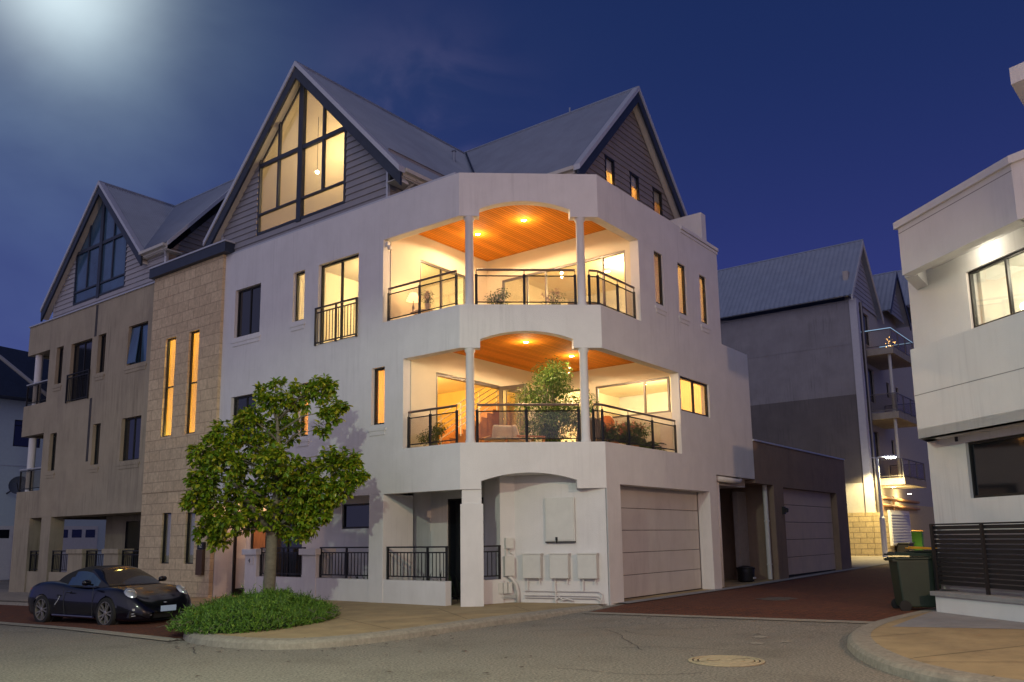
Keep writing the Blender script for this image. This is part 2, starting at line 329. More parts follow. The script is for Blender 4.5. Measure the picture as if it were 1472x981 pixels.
def window(parent, pl, u0, u1, v0, v1, glassm='darkglass', mull=(), hmull=(), w=.10, fm='frame', t=.05, sill=None, label=None):
    g = .003; mb = MB(); pl.ring(mb, u0+g, u1-g, v0+g, v1-g, w, w+.07, t)
    for a in mull: pl.box(mb, a-t*.5, a+t*.5, v0+t, v1-t, w+.004, w+.066)
    for a in hmull: pl.box(mb, u0+t, u1-t, a-t*.5, a+t*.5, w+.008, w+.062)
    f = mb.build('window', M[fm], parent)
    if label: f['label'] = label
    mb = MB(); pl.box(mb, u0+t*.8, u1-t*.8, v0+t*.8, v1-t*.8, w+.03, w+.042); o = mb.build('pane', M[glassm], f); fixpar(o, f, parent)
    if sill:
        mb = MB(); pl.box(mb, u0-.07, u1+.07, v0-.16, v0-.09, -.035, .05); pl.box(mb, u0-.03, u1+.03, v0-.27, v0-.16, -.02, .05)
        o = mb.build('sill', M[sill], f); fixpar(o, f, parent)
    return f
def fixpar(o, par, root):
    """sub-part: parent mesh sits at identity under root, so only the root offset is undone at the top level"""
    o.parent = par; o.matrix_parent_inverse = Matrix.Identity(4)
    return o
def rowboards(mb, pl, v0, v1, lo, hi, h=.19, w=0.0):
    """lapped weatherboards between u=lo(v) and u=hi(v)"""
    v = v0
    while v < v1-1e-4:
        t = min(v+h, v1)
        a0, b0, a1, b1 = lo(v), hi(v), lo(t), hi(t)
        if b0-a0 > .02:
            if b1 < a1: b1 = a1 = (a1+b1)/2
            lip = .036
            mb.add([pl.p(a0,v,w-lip), pl.p(b0,v,w-lip), pl.p(b1,t,w-.003), pl.p(a1,t,w-.003), pl.p(a0,v,w+.01), pl.p(b0,v,w+.01)], [(0,1,2,3), (4,5,1,0)])
        v = t
def roof_sheet(mb, r0, r1, e0, e1, pitch=.1, amp=.02, th=.02):
    r0, r1, e0, e1 = map(Vector, (r0, r1, e0, e1)); nrm = (r1-r0).cross(e0-r0).normalized()
    if nrm.z < 0: nrm = -nrm
    n = max(4, int((r1-r0).length/pitch*4)); b = len(mb.v)
    for i in range(n+1):
        t = i/n; o = nrm*amp*math.sin((r1-r0).length*t/pitch*2*PI)
        mb.v += [tuple(r0.lerp(r1, t)+o), tuple(e0.lerp(e1, t)+o)]
    for i in range(n): mb.f.append((b+2*i, b+2*i+1, b+2*i+3, b+2*i+2))
    d = nrm*-.04
    mb.hexa([e0+d*2, e1+d*2, r1+d*2, r0+d*2], [e0+d*.6, e1+d*.6, r1+d*.6, r0+d*.6])

def point_light(name, loc, col, watts, r=.08, parent=None, spot=None):
    d = bpy.data.lights.new(name, 'SPOT' if spot else 'POINT'); d.color = col; d.energy = watts; d.shadow_soft_size = r
    if spot: d.spot_size = spot[0]; d.spot_blend = spot[1]
    o = bpy.data.objects.new(name, d); C.objects.link(o); o.location = loc
    if spot and len(spot) > 2:
        o.rotation_euler = (Vector(spot[2])-Vector(loc)).to_track_quat('-Z', 'Y').to_euler()
    return o
WARM = (1, .66, .32); WARM2 = (1, .58, .20)
def leaves(mb, centre, n, rad, size, flat=1., droop=0., rng=random):
    c = Vector(centre)
    for _ in range(n):
        d = Vector((rng.gauss(0, 1), rng.gauss(0, 1), rng.gauss(0, 1))).normalized()*(rng.random()**.45)*rad
        d.z *= flat; leaf(mb, c+d, size*rng.uniform(.6, 1.25), rng, out=d, droop=droop)
def leaf(mb, p, s, rng, out=None, droop=0., w=.42):
    a = Vector((rng.uniform(-1, 1), rng.uniform(-1, 1), rng.uniform(-.8, .5)))
    if out is not None and out.length > 1e-4: a += out.normalized()*1.1
    a.z -= droop; a.normalize(); up = Vector((rng.uniform(-.6, .6), rng.uniform(-.6, .6), 1)); b = a.cross(up)
    if b.length < 1e-3: b = Vector((1, 0, 0))
    b.normalize(); n = b.cross(a)
    mb.add([p, p+a*s*.35+b*s*w*.5+n*s*.07, p+a*s*.75+b*s*w*.42+n*s*.03, p+a*s-n*s*.10, p+a*s*.75-b*s*w*.42+n*s*.03, p+a*s*.35-b*s*w*.5+n*s*.07, p+a*s*.5], [(0,1,6), (1,2,6), (2,3,6), (3,4,6), (4,5,6), (5,0,6)])

def curtain_mat():
    m = bpy.data.materials.new('thin_curtain'); m.use_nodes = True; N = m.node_tree.nodes; L = m.node_tree.links; b = N['Principled BSDF']; b.inputs['Base Color'].default_value = (.8,.62,.3,1); b.inputs['Roughness'].default_value = .9
    t = N.new('ShaderNodeBsdfTranslucent'); t.inputs['Color'].default_value = (.9,.62,.25,1); mx = N.new('ShaderNodeMixShader'); mx.inputs['Fac'].default_value = .65
    L.new(b.outputs[0], mx.inputs[1]); L.new(t.outputs[0], mx.inputs[2]); L.new(mx.outputs[0], N['Material Output'].inputs['Surface']); return m
M['curtain'] = curtain_mat()
TWI = (.45,.425,.475); SUN_E = .10
# ---------------------------------------------------------------- the setting
sheet('road', [(-60,-60), (120,-60), (120,120), (-60,120)], zr, M['asphalt'], -.004)
kl = smooth_line([(10.6,14.9), (9.6,14.6), (8.75,14.1), (8.3,13.5), (8.05,12.9), (7.95,12.2), (8.05,11.3), (8.4,10.65), (9.1,10.25), (10.4,10.08), (12.4,10.12), (14.5,10.02), (16.2,9.86)], 5)
def kerb(name, line, w=.26, side=1, prof=((0,-.14), (.02,-.05), (.07,-.012), (.13,0), (None,.003))):
    mb = MB(); offs = [(w if d is None else d) for d, _ in prof]
    L = [offset_line(line, side*o) for o in offs]; n = len(prof)
    for i in range(len(line)):
        for k in range(n):
            x, y = L[k][i]; mb.v.append((x, y, max(zf(x, y)+prof[k][1], zr(x, y)-.02)))
    for i in range(len(line)-1):
        for k in range(n-1): mb.f.append((i*n+k, i*n+k+1, (i+1)*n+k+1, (i+1)*n+k))
    o = mb.build(name, M['kerb'], smooth=False); return struct(o)
kerb('kerb', kl, w=.30, side=1)
inner = offset_line(kl, .30)
# kl runs from the bay end round the corner towards the lane; the footpath lies on its left
sheet('footpath', inner+[(17.2,9.7), (27.4,9.72), (27.4,13), (16.0,13.2), (16.0,24), (11.3,24), (11.3,15.5), (10.8,15.0)], zf, M['foot'], 0)
sheet('footpath', [(11.3,24), (15.2,24), (15.2,60), (11.3,60)], zf, M['concrete'], 0)
kerb('kerb', [(11.3,15.2), (11.3,17), (11.3,20), (11.3,24), (11.3,30), (11.3,36), (11.3,60)], w=.16, side=-1)
sheet('parking_bay', [(8.15,13.0), (10.6,14.9), (11.3,15.3), (11.3,60), (8.15,60), (8.15,17)], zr, M['lane'], .004)
sheet('kerb_strip', [(7.9,13.3), (8.2,13.3), (8.2,60), (7.9,60)], zr, M['kerb'], .012)
sheet('lane_paving', [(15.3,9.75), (15.9,4.1), (19.5,3.45), (120,3.45), (120,9.6), (26,9.6), (18,9.7)], zr, M['lane'], .004)
sheet('kerb_strip', [(15.1,9.78), (15.35,9.78), (15.9,4.1), (15.62,4.1)], zr, M['kerb'], .010)
sheet('pavement_patch', [(14.2,7.2), (15.1,7.3), (15.0,8.2), (14.3,8.1)], zr, M['concrete'], .002) if False else None
sheet('garage_apron', [(16.9,9.64), (36.3,9.6), (36.3,9.98), (28.0,9.98), (16.9,9.96)], zf, M['greyapron'], .006)
# right-hand corner footpath
kr = smooth_line([(20.5,3.62), (19.0,3.80), (17.4,3.98), (15.9,4.10), (14.6,4.08), (13.6,3.95), (12.6,3.66), (11.5,3.16), (10.5,2.46), (9.85,1.5), (9.6,.2), (9.6,-3), (9.6,-20)], 5)
kerb('kerb', kr, w=.34, side=1)
ir = offset_line(kr, .34)
sheet('footpath', ir+[(30,-20), (30,3.3), (20.5,3.3)], zf, M['foot'], 0)
sheet('paved_strip', [(18.3,3.58), (14.66,3.56), (15.25,1.79), (15.5,1.0), (17.8,3.45)], zf, M['greyapron'], .004)
mb = MB()
def joint(a, b, w=.012):
    a = Vector(a); b = Vector(b); t = (b-a).normalized(); n = Vector((-t.y, t.x))*w/2
    mb.add([(q.x, q.y, zf(q.x, q.y)+.004) for q in (a-n, b-n, b+n, a+n)], [(0,1,2,3)])
for a, b in (((10.3,10.5), (11.3,13.0)), ((12.3,10.5), (13.8,12.6)), ((14.2,10.4), (15.2,11.6)), ((11.2,3.0-.5), (14.4,.9)), ((10.9,2.35), (12.9,-.9)), ((11.3,11.6), (16.5,9.97)), ((13.1,3.5), (14.1,2.9))): joint(a, b)
struct(mb.build('footpath_joint', M['dark']))
mb = MB()
def kerb_joints(line, off, side, step):
    acc = 0; nxt = step*.6
    for a, b in zip(line[:-1], line[1:]):
        a = Vector(a); b = Vector(b); L_ = (b-a).length; t = (b-a)/L_; n = Vector((-t.y,t.x))*side
        while nxt < acc+L_:
            p = a+t*(nxt-acc); w = t*.007; q0 = p+n*.05; q1 = p+n*off; z0 = zf(p.x,p.y)
            mb.add([(q0.x-w.x,q0.y-w.y,z0-.02), (q1.x-w.x,q1.y-w.y,z0+.007), (q1.x+w.x,q1.y+w.y,z0+.007), (q0.x+w.x,q0.y+w.y,z0-.02)], [(0,1,2,3)]); nxt += step
        acc += L_
kerb_joints(kl, .32, 1, 1.3); kerb_joints(kr, .36, 1, 1.5)
struct(mb.build('kerb_joint', M['dark']))
# cracks and worn patches of the asphalt
rg = random.Random(31); mb = MB()
for sx_, sy_, ang, ln in ((13.2,8.3,-1.5,3.2), (12.2,9.0,-.9,2.0), (14.4,6.4,2.6,2.4), (11.0,6.6,-.7,2.2), (9.4,9.3,1.9,2.6), (7.3,11.5,1.3,3.0), (12.6,5.9,.9,1.8), (9.0,6.2,-1.2,2.0)):
    p = Vector((sx_, sy_)); 
    for i in range(int(ln/.12)):
        ang += rg.uniform(-.45,.45)*.6; q = p+Vector((math.cos(ang), math.sin(ang)))*.12; t = (q-p).normalized(); n = Vector((-t.y,t.x))*rg.uniform(.003,.009)
        mb.add([(v.x,v.y,zr(v.x,v.y)+.002) for v in (p-n,q-n,q+n,p+n)], [(0,1,2,3)]); p = q
struct(mb.build('road_crack', M['stain']))
def blob(cx, cy, r, m, lift, name, sx=1.0):
    pts = [(cx+r*sx*math.cos(2*PI*k/26)*(1+.22*rg.uniform(-1,1)), cy+r*math.sin(2*PI*k/26)*(1+.22*rg.uniform(-1,1))) for k in range(26)]
    sheet(name, pts, zr, m, lift)
M['oil'] = mat('oil_stained_asphalt', (.105,.09,.07), .7, noise=.5, nscale=25); M['patch'] = mat('pale_cement_patch', (.34,.31,.25), .9, noise=.3, nscale=20)
for cx, cy, r in ((13.4,5.25,.13), (12.6,5.0,.10), (13.0,4.7,.07)): blob(cx, cy, r, M['patch'], .003, 'road_patch')
blob(19.8,7.3,.42, M['oil'], .007, 'road_stain', 1.3)


# ---------------------------------------------------------------- main white townhouse
TH = thing('townhouse', 'large white rendered corner townhouse with two lit curved balconies', 'house', (14.4, 12.48, 0))
LP = Pl((14.4,0,0), (0,1,0), (1,0,0)); RP = Pl((0,9.94,0), (1,0,0), (0,1,0))
A = Vector((14.4,12.48)); B = Vector((16.6,9.94)); CL = (B-A).length
cd = (B-A)/CL; cn = Vector((-cd.y, cd.x)); th = .25
Ai = Vector((14.65, 12.48+(.25-.25*cn.x)/cn.y)); Bi = Vector((16.6+(.25-.25*cn.y)/cn.x, 10.19))
CP = Pl((A.x,A.y,0), (cd.x,cd.y,0), (cn.x,cn.y,0))
mb = MB()
holesL = [(12.48,15.07,6.95,9.15), (12.48,14.32,3.67,5.9), (20.22,21.48,7.55,9.04), (18.21,18.71,7.58,9.02), (16.0,17.62,6.75,9.02), (14.97,15.44,4.34,5.8), (17.9,18.32,4.29,5.76), (20.24,21.48,4.27,5.74)]
LP.wall(mb, 12.48, 22.08, 2.6, 10.25, holesL, th, m0=Ai.y-12.48)
holesR = [(23.67,25.7,7.25,10.25), (22.75,25.7,-.2,3.22), (17.22,22.24,-.2,2.71), (16.6,18.59,6.95,9.15), (16.6,20.6,3.67,5.9), (20.68,22.55,4.86,5.83), (19.46,19.95,7.63,9.09), (20.87,21.38,7.65,9.13), (22.3,22.77,7.67,9.13)]
RP.wall(mb, 16.6, 25.7, -.2, 10.25, holesR, th, m0=Bi.x-16.6)
# chamfered corner bands with their shallow arches
def chamfer(z0, spring, crown, z1):
    a0, a1 = .48, 2.68; pts = [(0,z0), (a0,z0), (a0,spring)]
    h = crown-spring; r = ((a1-a0)/2)**2/(2*h)+h/2; cx = (a0+a1)/2; cz = crown-r
    for i in range(1, 24):
        s = a0+(a1-a0)*i/24; pts.append((s, cz+math.sqrt(r*r-(s-cx)**2)))
    pts += [(a1,spring), (a1,z0), (CL,z0), (CL,z1), (0,z1)]; n = len(pts)
    fr = [(A.x+cd.x*s, A.y+cd.y*s, z) for s, z in pts]
    bk = []
    for s, z in pts:
        q = Ai.lerp(Bi, s/CL) if s in (0, CL) else Vector((A.x+cd.x*s+cn.x*th, A.y+cd.y*s+cn.y*th)); bk.append((q.x, q.y, z))
    top = [i for i in range(n)]
    # split into quads strips: columns between bottom outline and top edge
    bot = pts[:-2]
    for i in range(len(bot)-1):
        (s0, za), (s1, zb) = bot[i], bot[i+1]
        if abs(s1-s0) < 1e-6:
            mb.quad(fr[i], fr[i+1], bk[i+1], bk[i]); continue
        def T(s): return (A.x+cd.x*s, A.y+cd.y*s, z1)
        def TB(s):
            q = Ai.lerp(Bi, s/CL) if s in (0, CL) else Vector((A.x+cd.x*s+cn.x*th, A.y+cd.y*s+cn.y*th)); return (q.x, q.y, z1)
        mb.quad(fr[i], fr[i+1], T(s1), T(s0)); mb.quad(bk[i], TB(s0), TB(s1), bk[i+1]); mb.quad(fr[i], bk[i], bk[i+1], fr[i+1]); mb.quad(T(s0), T(s1), TB(s1), TB(s0))
chamfer(2.6, 2.79, 2.97, 3.67); chamfer(5.9, 6.11, 6.31, 6.95); chamfer(9.15, 9.33, 9.54, 10.25)
mb.build('wall', M['white'], TH)
# columns
def pol(x, y, r, z0, z1):
    mb.lathe((x, y, 0), [(r+.012,z0), (r+.012,z0+.05), (r,z0+.07), (r-.008,z1-.10), (r+.02,z1-.06), (r+.02,z1)], 24)
for s in (.24, 2.93):
    for z0, z1 in ((3.673,5.898), (6.953,9.148)):
        mb = MB(); q = A+cd*s+cn*.125; pol(q.x, q.y, .105, z0, z1); mb.build('column', M['white'], TH, smooth=True, auto=35)
mb = MB()
def cprism(s0, s1, w0, w1, z0, z1): CP.box(mb, s0, s1, z0, z1, w0, w1)
cprism(0, .52, 0, .52, -.2, 2.27); cprism(.035, .485, .035, .485, 2.27, 2.598); mb.build('column', M['white'], TH, bevel=.008)
mb = MB(); mb.box(14.4, 15.45, 14.97, 15.47, -.2, 2.598); mb.build('column', M['white'], TH, bevel=.008)
for y0, y1 in ((17.45, 18.0), (19.98, 20.5)):
    mb = MB(); mb.box(14.4, 14.95, y0, y1, -.3, 1.13); mb.build('gate_pier', M['white'], TH, bevel=.008)
    mb = MB(); mb.box(14.33, 15.02, y0-.07, y1+.07, 1.13, 1.29); mb.build('pier_cap', M['white'], TH, bevel=.012)
mb = MB()
for a, b in ((18.0,19.98), (15.47,17.45), (12.95,14.97)): mb.box(14.42, 14.62, a, b, -.3, .54)
mb.prism([(14.95,12.72), (14.86,12.54), (15.70,12.28), (15.78,12.46)], -.2, .54)
mb.build('low_wall', M['white'], TH)
# porch walls behind the colonnade
mb = MB(); PB = Pl((15.5,0,0), (0,1,0), (1,0,0))
PB.wall(mb, 15.2, 22.08, -.3, 2.96, [(16.62,17.72,1.80,2.47), (19.4,20.8,-.3,2.25), (21.05,21.85,-.3,2.4)], .2)
P2 = Pl((16.35,0,0), (0,1,0), (1,0,0)); P2.wall(mb, 12.4, 15.2, -.3, 2.96, [(13.4,14.62,-.3,2.52)], .2)
mb.box(15.5, 16.55, 15.2, 15.4, -.3, 2.96)
mb.prism([(16.03,12.17), (16.59,9.975), (16.62,10.2), (16.9,10.2), (16.3,13.0), (15.98,13.05), (15.70,12.36)], -.2, 2.96)
mb.box(14.45, 15.5, 22.05, 22.25, -.3, 2.96)
mb.build('porch_wall', M['white'], TH)
window(TH, PB, 16.62, 17.72, 1.80, 2.47, w=.05)
window(TH, P2, 13.4, 14.62, .02, 2.52, w=.03, mull=(14.0,))
f = window(TH, PB, 19.4, 20.8, .02, 2.25, w=.03, mull=(20.1,)); f.name = 'porch_door'
mb = MB(); PB.ring(mb, 21.05, 21.85, 0, 2.4, .03, .12, .09); f = mb.build('entry_door', M['black'], TH)
mb = MB(); PB.box(mb, 21.14, 21.76, .09, 2.31, .06, .09); mb.build('door_leaf', M['wood'], f)
mb = MB(); mb.box(15.06, 15.14, 21.99, 22.05, -.1, 2.96); mb.box(15.14, 15.5, 22.035, 22.05, -.1, .12); mb.build('entry_jamb', M['black'], TH)
# floor slabs and ceilings
def inpoly(x1, y1): return [(14.66,y1), (14.66,Ai.y+.004), (Bi.x+.004,10.2), (x1,10.2), (x1,y1)]
mb = MB(); mb.prism(inpoly(25.5, 22.05), 3.0, 3.42); mb.prism(inpoly(25.5, 22.05), 6.40, 6.72); mb.prism(inpoly(23.5, 22.05), 9.70, 10.18); mb.build('floor_slab', M['tile'], TH)
mb = MB(); mb.prism(inpoly(25.5, 22.0), 2.965, 2.995); mb.build('porch_ceiling', M['white'], TH)
mb = MB(); mb.prism(inpoly(20.58, 14.28), 6.36, 6.395); mb.build('balcony_ceiling', M['timber'], TH)
mb = MB(); mb.prism(inpoly(18.61, 15.03), 9.66, 9.695); mb.build('balcony_ceiling', M['timber'], TH)
# rear and hidden outer walls (close the volume)
mb = MB(); mb.box(25.45, 25.7, 10.2, 22.1, 3.22, 7.25); mb.box(23.42, 23.67, 10.2, 22.1, 7.25, 10.25); mb.box(14.66, 25.4, 22.06, 22.26, 2.98, 10.2); mb.box(23.3, 25.5, 10.2, 22.05, 7.0, 7.2); mb.box(22.5, 22.75, 10.2, 14, -.2, 3.0)
mb.box(23.30, 23.62, 10.22, 17, 10.25, 11.45)
mb.build('wall', M['white'], TH)
# cornice lines on the right hand parapet
mb = MB(); RP.box(mb, 21.15, 23.70, 10.10, 10.17, -.025, .05); RP.box(mb, 21.15, 23.72, 10.20, 10.30, -.05, .28); mb.build('cornice', M['white'], TH)
# interior partitions
mb = MB()
W1 = Pl((0,14.3,0), (1,0,0), (0,1,0)); W1.wall(mb, 14.66, 20.75, 3.42, 6.38, [(15.57,19.2,3.42,5.74)], .15)
W2 = Pl((20.6,0,0), (0,1,0), (1,0,0)); W2.wall(mb, 10.2, 14.3, 3.42, 6.38, [(10.2,12.6,4.84,5.83), (12.9,14.1,3.42,5.83)], .12)
W3 = Pl((0,15.05,0), (1,0,0), (0,1,0)); W3.wall(mb, 14.66, 18.75, 6.72, 9.68, [(15.75,17.7,6.72,8.98)], .15)
W4 = Pl((18.63,0,0), (0,1,0), (1,0,0)); W4.wall(mb, 10.2, 15.05, 6.72, 9.68, [(10.36,14.5,6.72,8.97)], .12)
mb.build('balcony_wall', M['cream'], TH)
mb = MB()
mb.box(18.8, 23.4, 15.3, 15.42, 6.72, 9.70); mb.box(14.66, 19.4, 19.3, 19.42, 6.72, 9.70); mb.box(19.2, 19.3, 15.2, 19.3, 6.72, 9.7)
mb.box(20.72, 25.45, 14.6, 14.72, 3.42, 6.4); mb.box(14.66, 20.7, 19.3, 19.42, 3.42, 6.4)
mb.build('partition', M['cream'], TH)
mb = MB(); mb.box(20.6, 20.75, 14.45, 19.3, 3.42, 6.4); mb.build('partition', M['cream2'], TH)
for pl_, z_ in (([(14.7,19.3), (14.7,14.5), (20.6,14.5), (20.6,19.3)], 6.33), ([(20.76,14.6), (20.76,10.21), (25.4,10.21), (25.4,14.6)], 6.33), ([(18.79,15.3), (18.79,10.21), (23.4,10.21), (23.4,15.3)], 9.60), ([(14.7,19.3), (14.7,15.22), (19.2,15.22), (19.2,19.3)], 9.60)):
    mb = MB(); mb.prism(pl_, z_, z_+.03); mb.build('room_ceiling', M['cream'], TH)
# windows of the street facade
window(TH, LP, 20.22, 21.48, 7.55, 9.04, 'darkglass', mull=(20.85,), sill='white')
window(TH, LP, 18.21, 18.71, 7.58, 9.02, 'glass', sill='white')
fd = window(TH, LP, 16.0, 17.62, 6.75, 9.02, 'glass', mull=(16.78,))
window(TH, LP, 14.97, 15.44, 4.34, 5.8, 'glass', sill='white')
window(TH, LP, 17.9, 18.32, 4.29, 5.76, 'glass', sill='white')
window(TH, LP, 20.24, 21.48, 4.27, 5.74, 'darkglass', mull=(20.85,), sill='white')
for a, b, c, d in ((19.46,19.95,7.63,9.09), (20.87,21.38,7.65,9.13), (22.3,22.77,7.67,9.13)): window(TH, RP, a, b, c, d, 'glass', sill='white', w=.04, t=.045)
window(TH, RP, 20.68, 22.55, 4.86, 5.83, 'glass', mull=(21.62,), w=.05)
# curtains behind the lit side windows
mb = MB()
def curtain(pl, u0, u1, v0, v1, w, fold=.09):
    n = int((u1-u0)/.03); 
    for i in range(n):
        a = u0+(u1-u0)*i/n; b = u0+(u1-u0)*(i+1)/n; wa = w+.03*math.sin(a/fold*2*PI); wb = w+.03*math.sin(b/fold*2*PI)
        mb.quad(pl.p(a,v0,wa), pl.p(b,v0,wb), pl.p(b,v1,wb), pl.p(a,v1,wa))
curtain(LP, 14.9, 15.55, 3.6, 6.2, .34)
curtain(LP, 17.8, 18.45, 3.6, 6.2, .34)
mb.build('curtain', M['curtain'], TH)
mb = MB(); curtain(RP, 19.4, 20.75, 6.8, 9.5, .30); curtain(RP, 20.8, 22.15, 6.8, 9.5, .30); curtain(RP, 22.2, 23.4, 6.8, 9.5, .30); curtain(RP, 20.8, 23.4, 4.2, 6.2, .30, .16); mb.build('curtain', M['curtain'], TH)
# balcony glazing
window(TH, W2, 10.25, 12.6, 4.84, 5.83, 'glass', mull=(11.02,), w=.02, fm='framegrey')
window(TH, W2, 12.9, 14.1, 3.44, 5.83, 'glass', w=.02, fm='framegrey')
window(TH, W4, 10.36, 14.5, 6.74, 8.97, 'glass', mull=(11.07, 11.85, 12.95, 13.6), w=.02, fm='framegrey')
window(TH, W3, 15.75, 17.7, 6.74, 8.98, 'glass', mull=(16.65,), w=.02, fm='framegrey')
mb = MB(); W1.ring(mb, 15.58, 19.19, 3.42, 5.73, .02, .14, .07); mb.build('door_frame', M['framegrey'], TH)
# folded-back glazed door leaves
for x, ang, wd in ((18.15, -80, .85), (18.35, -100, .85), (19.12, -68, .8)):
    q = Pl((x,14.28,0), (math.cos(R(ang)), math.sin(R(ang)), 0), (-math.sin(R(ang)), math.cos(R(ang)), 0))
    mb = MB(); q.ring(mb, 0, wd, 3.46, 5.70, 0, .045, .11); f = mb.build('folding_door', M['framegrey'], TH)
    mb = MB(); q.box(mb, .1, wd-.1, 3.56, 5.6, .015, .025); mb.build('pane', M['glass'], f)
# staircase seen through the open doors
mb = MB()
for i in range(15): mb.box(16.1+i*.28, 16.1+i*.28+.30, 15.55, 16.5, 3.42, 3.57+i*.148)
mb.build('staircase', M['wood'], TH)
mb = MB()
for k in range(5): mb.tube([(15.9,15.5,3.62+k*.17), (20.2,15.5,3.62+k*.17+2.27)], .016, 6)
for i in range(0, 15, 3): mb.tube([(16.24+i*.28,15.5,3.5+i*.148), (16.24+i*.28,15.5,4.45+i*.148)], .02, 6)
mb.build('stair_balustrade', M['pvc'], TH)
# railings on the balconies
def glassrail(pts, z0, ends=True):
    """posts, two thin rails, smoked panels and a metal handrail along a polyline"""
    mb = MB()
    for a, b in zip(pts[:-1], pts[1:]):
        a = Vector(a); b = Vector(b)
        for z in (z0+.09, z0+.74): mb.tube([(a.x,a.y,z), (b.x,b.y,z)], .016, 6)
    for p in pts: mb.box(p[0]-.024, p[0]+.024, p[1]-.024, p[1]+.024, z0, z0+.78); mb.tube([(p[0],p[1],z0+.78), (p[0],p[1],z0+.87)], .011, 6)
    f = mb.build('balcony_railing', M['black'], TH)
    mb = MB()
    for a, b in zip(pts[:-1], pts[1:]):
        a = Vector(a); b = Vector(b); t = (b-a).normalized(); n = Vector((-t.y,t.x))*.005; a = a+t*.03; b = b-t*.03
        mb.hexa([(q.x,q.y,z0+.11) for q in (a-n,b-n,b+n,a+n)], [(q.x,q.y,z0+.72) for q in (a-n,b-n,b+n,a+n)])
    mb.build('glass_panel', M['smoke'], f)
    mb = MB(); mb.tube([(p[0],p[1],z0+.89) for p in pts], .030, 8); mb.build('handrail', M['rail'], f)
def cpt(s, w): q = A+cd*s+cn*w; return (q.x, q.y)
for z0, yl, xr in ((6.953,14.98,18.50), (3.673,14.24,20.50)):
    glassrail([(14.52,yl), (14.52,(yl+12.7)/2+.05), (14.52,12.68)], z0)
    glassrail([cpt(.40,.125), cpt(1.55,.125), cpt(2.78,.125)], z0)
    if xr < 19: glassrail([cpt(3.12,.125), (16.72,10.07), (17.65,10.07), (xr,10.07)], z0)
    else: glassrail([cpt(3.12,.125), (16.72,10.07), (17.95,10.07), (19.2,10.07), (xr,10.07)], z0)
def barrail(pl, u0, u1, z0, z1, w, step=.115, mid=None, name='fence_railing', par=None):
    mb = MB(); pl.box(mb, u0, u1, z1-.035, z1, w-.025, w+.025); pl.box(mb, u0, u1, z1-.16, z1-.13, w-.012, w+.012); pl.box(mb, u0, u1, z0+.06, z0+.09, w-.012, w+.012)
    for u in [u0+.025, u1-.025]+([mid] if mid else []): pl.box(mb, u-.022, u+.022, z0, z1-.035, w-.022, w+.022)
    n = int((u1-u0)/step)
    for i in range(1, n):
        u = u0+(u1-u0)*i/n; pl.box(mb, u-.008, u+.008, z0+.09, z1-.16, w-.008, w+.008)
    return mb.build(name, M['black'], par or TH)
barrail(LP, 18.03, 19.95, .55, 1.33, .12, mid=18.95)
barrail(LP, 15.50, 17.42, .55, 1.33, .12, mid=16.4)
barrail(LP, 12.98, 14.94, .55, 1.33, .12, mid=13.6)
q = Pl((14.90,12.63,0), (.80,-.27,0), (.27,.80,0)); barrail(q, 0, .84, .55, 1.33, .0)
# the railing across the bedroom door window
barrail(LP, 15.97, 17.66, 6.72, 7.78, -.05, mid=16.80, name='juliet_railing')
# garage door
GP = Pl((0,9.94,0), (1,0,0), (0,1,0)); mb = MB()
for i in range(5):
    z0 = .02+i*.54; GP.box(mb, 17.3, 22.26, z0+.006, z0+.534, .40, .44)
gd = mb.build('garage_door', M['garage'], TH, bevel=.006)
mb = MB(); GP.wall(mb, 17.0, 22.6, -.2, 3.0, [(17.22,22.24,-.2,2.71)], .12); 
for v in mb.v[:]: pass
mb.v = [(x, y+.252, z) for x, y, z in mb.v]; mb.build('garage_reveal', M['white'], TH)
mb = MB(); GP.box(mb, 17.3, 22.3, -.1, 2.9, .445, .6); mb.build('garage_lining', M['dark'], TH)
# service boxes on the corner wall
d = Vector((.56,-2.24)).normalized(); n = Vector((-d.y,d.x)); 
if n.x < 0: n = -n
MW = Pl((16.03,12.17,0), (d.x,d.y,0), (n.x,n.y,0))
for u0, u1 in ((.24,.70), (.92,1.38), (1.60,2.06)):
    mb = MB(); MW.box(mb, u0, u1, .56, 1.11, -.16, 0); f = mb.build('meter_box', M['meter'], TH, bevel=.012)
    mb = MB(); MW.box(mb, u0-.015, u1+.015, 1.105, 1.13, -.18, 0); MW.box(mb, u0+.12, u0+.17, 1.0, 1.03, -.168, -.155); MW.box(mb, u0+.22, u0+.27, 1.0, 1.03, -.168, -.155); MW.box(mb, u1-.02, u1-.005, .6, 1.05, -.168, -.155); mb.build('lid', M['meter'], f)
    mb = MB(); mb.tube([MW.p(u0+.1,.56,-.07), MW.p(u0+.1,.28,-.07)], .014, 6); mb.tube([MW.p(u1-.06,.56,-.07), MW.p(u1-.06,.44,-.07)], .014, 6); mb.build('conduit', M['pvc'], f)
mb = MB(); MW.box(mb, .80, 1.53, 1.40, 2.41, -.07, 0); f = mb.build('switch_cupboard', M['meter'], TH, bevel=.006)
mb = MB(); MW.box(mb, .83, 1.50, 1.43, 2.38, -.085, -.07); mb.build('door', M['meter'], f)
mb = MB(); MW.box(mb, .80, 1.53, 1.372, 1.396, -.085, 0); MW.box(mb, 1.06, 1.11, 1.42, 1.50, -.105, -.085); mb.tube([MW.p(1.085,1.36,-.09), MW.p(1.085,1.45,-.1)], .012, 6); mb.build('latch', M['frame'], f)
mb = MB()
for k, z in enumerate((.27, .17, .12)):
    mb.tube([MW.p(.25,z,-.05), MW.p(2.05-.03*k,z,-.05), MW.p(2.14-.03*k,z-.05,-.05), MW.p(2.16-.03*k,-.02,-.05)], .013, 6)
for u in (1.02,): mb.tube([MW.p(u,.3,-.06), MW.p(u,-.02,-.06)], .02, 6)
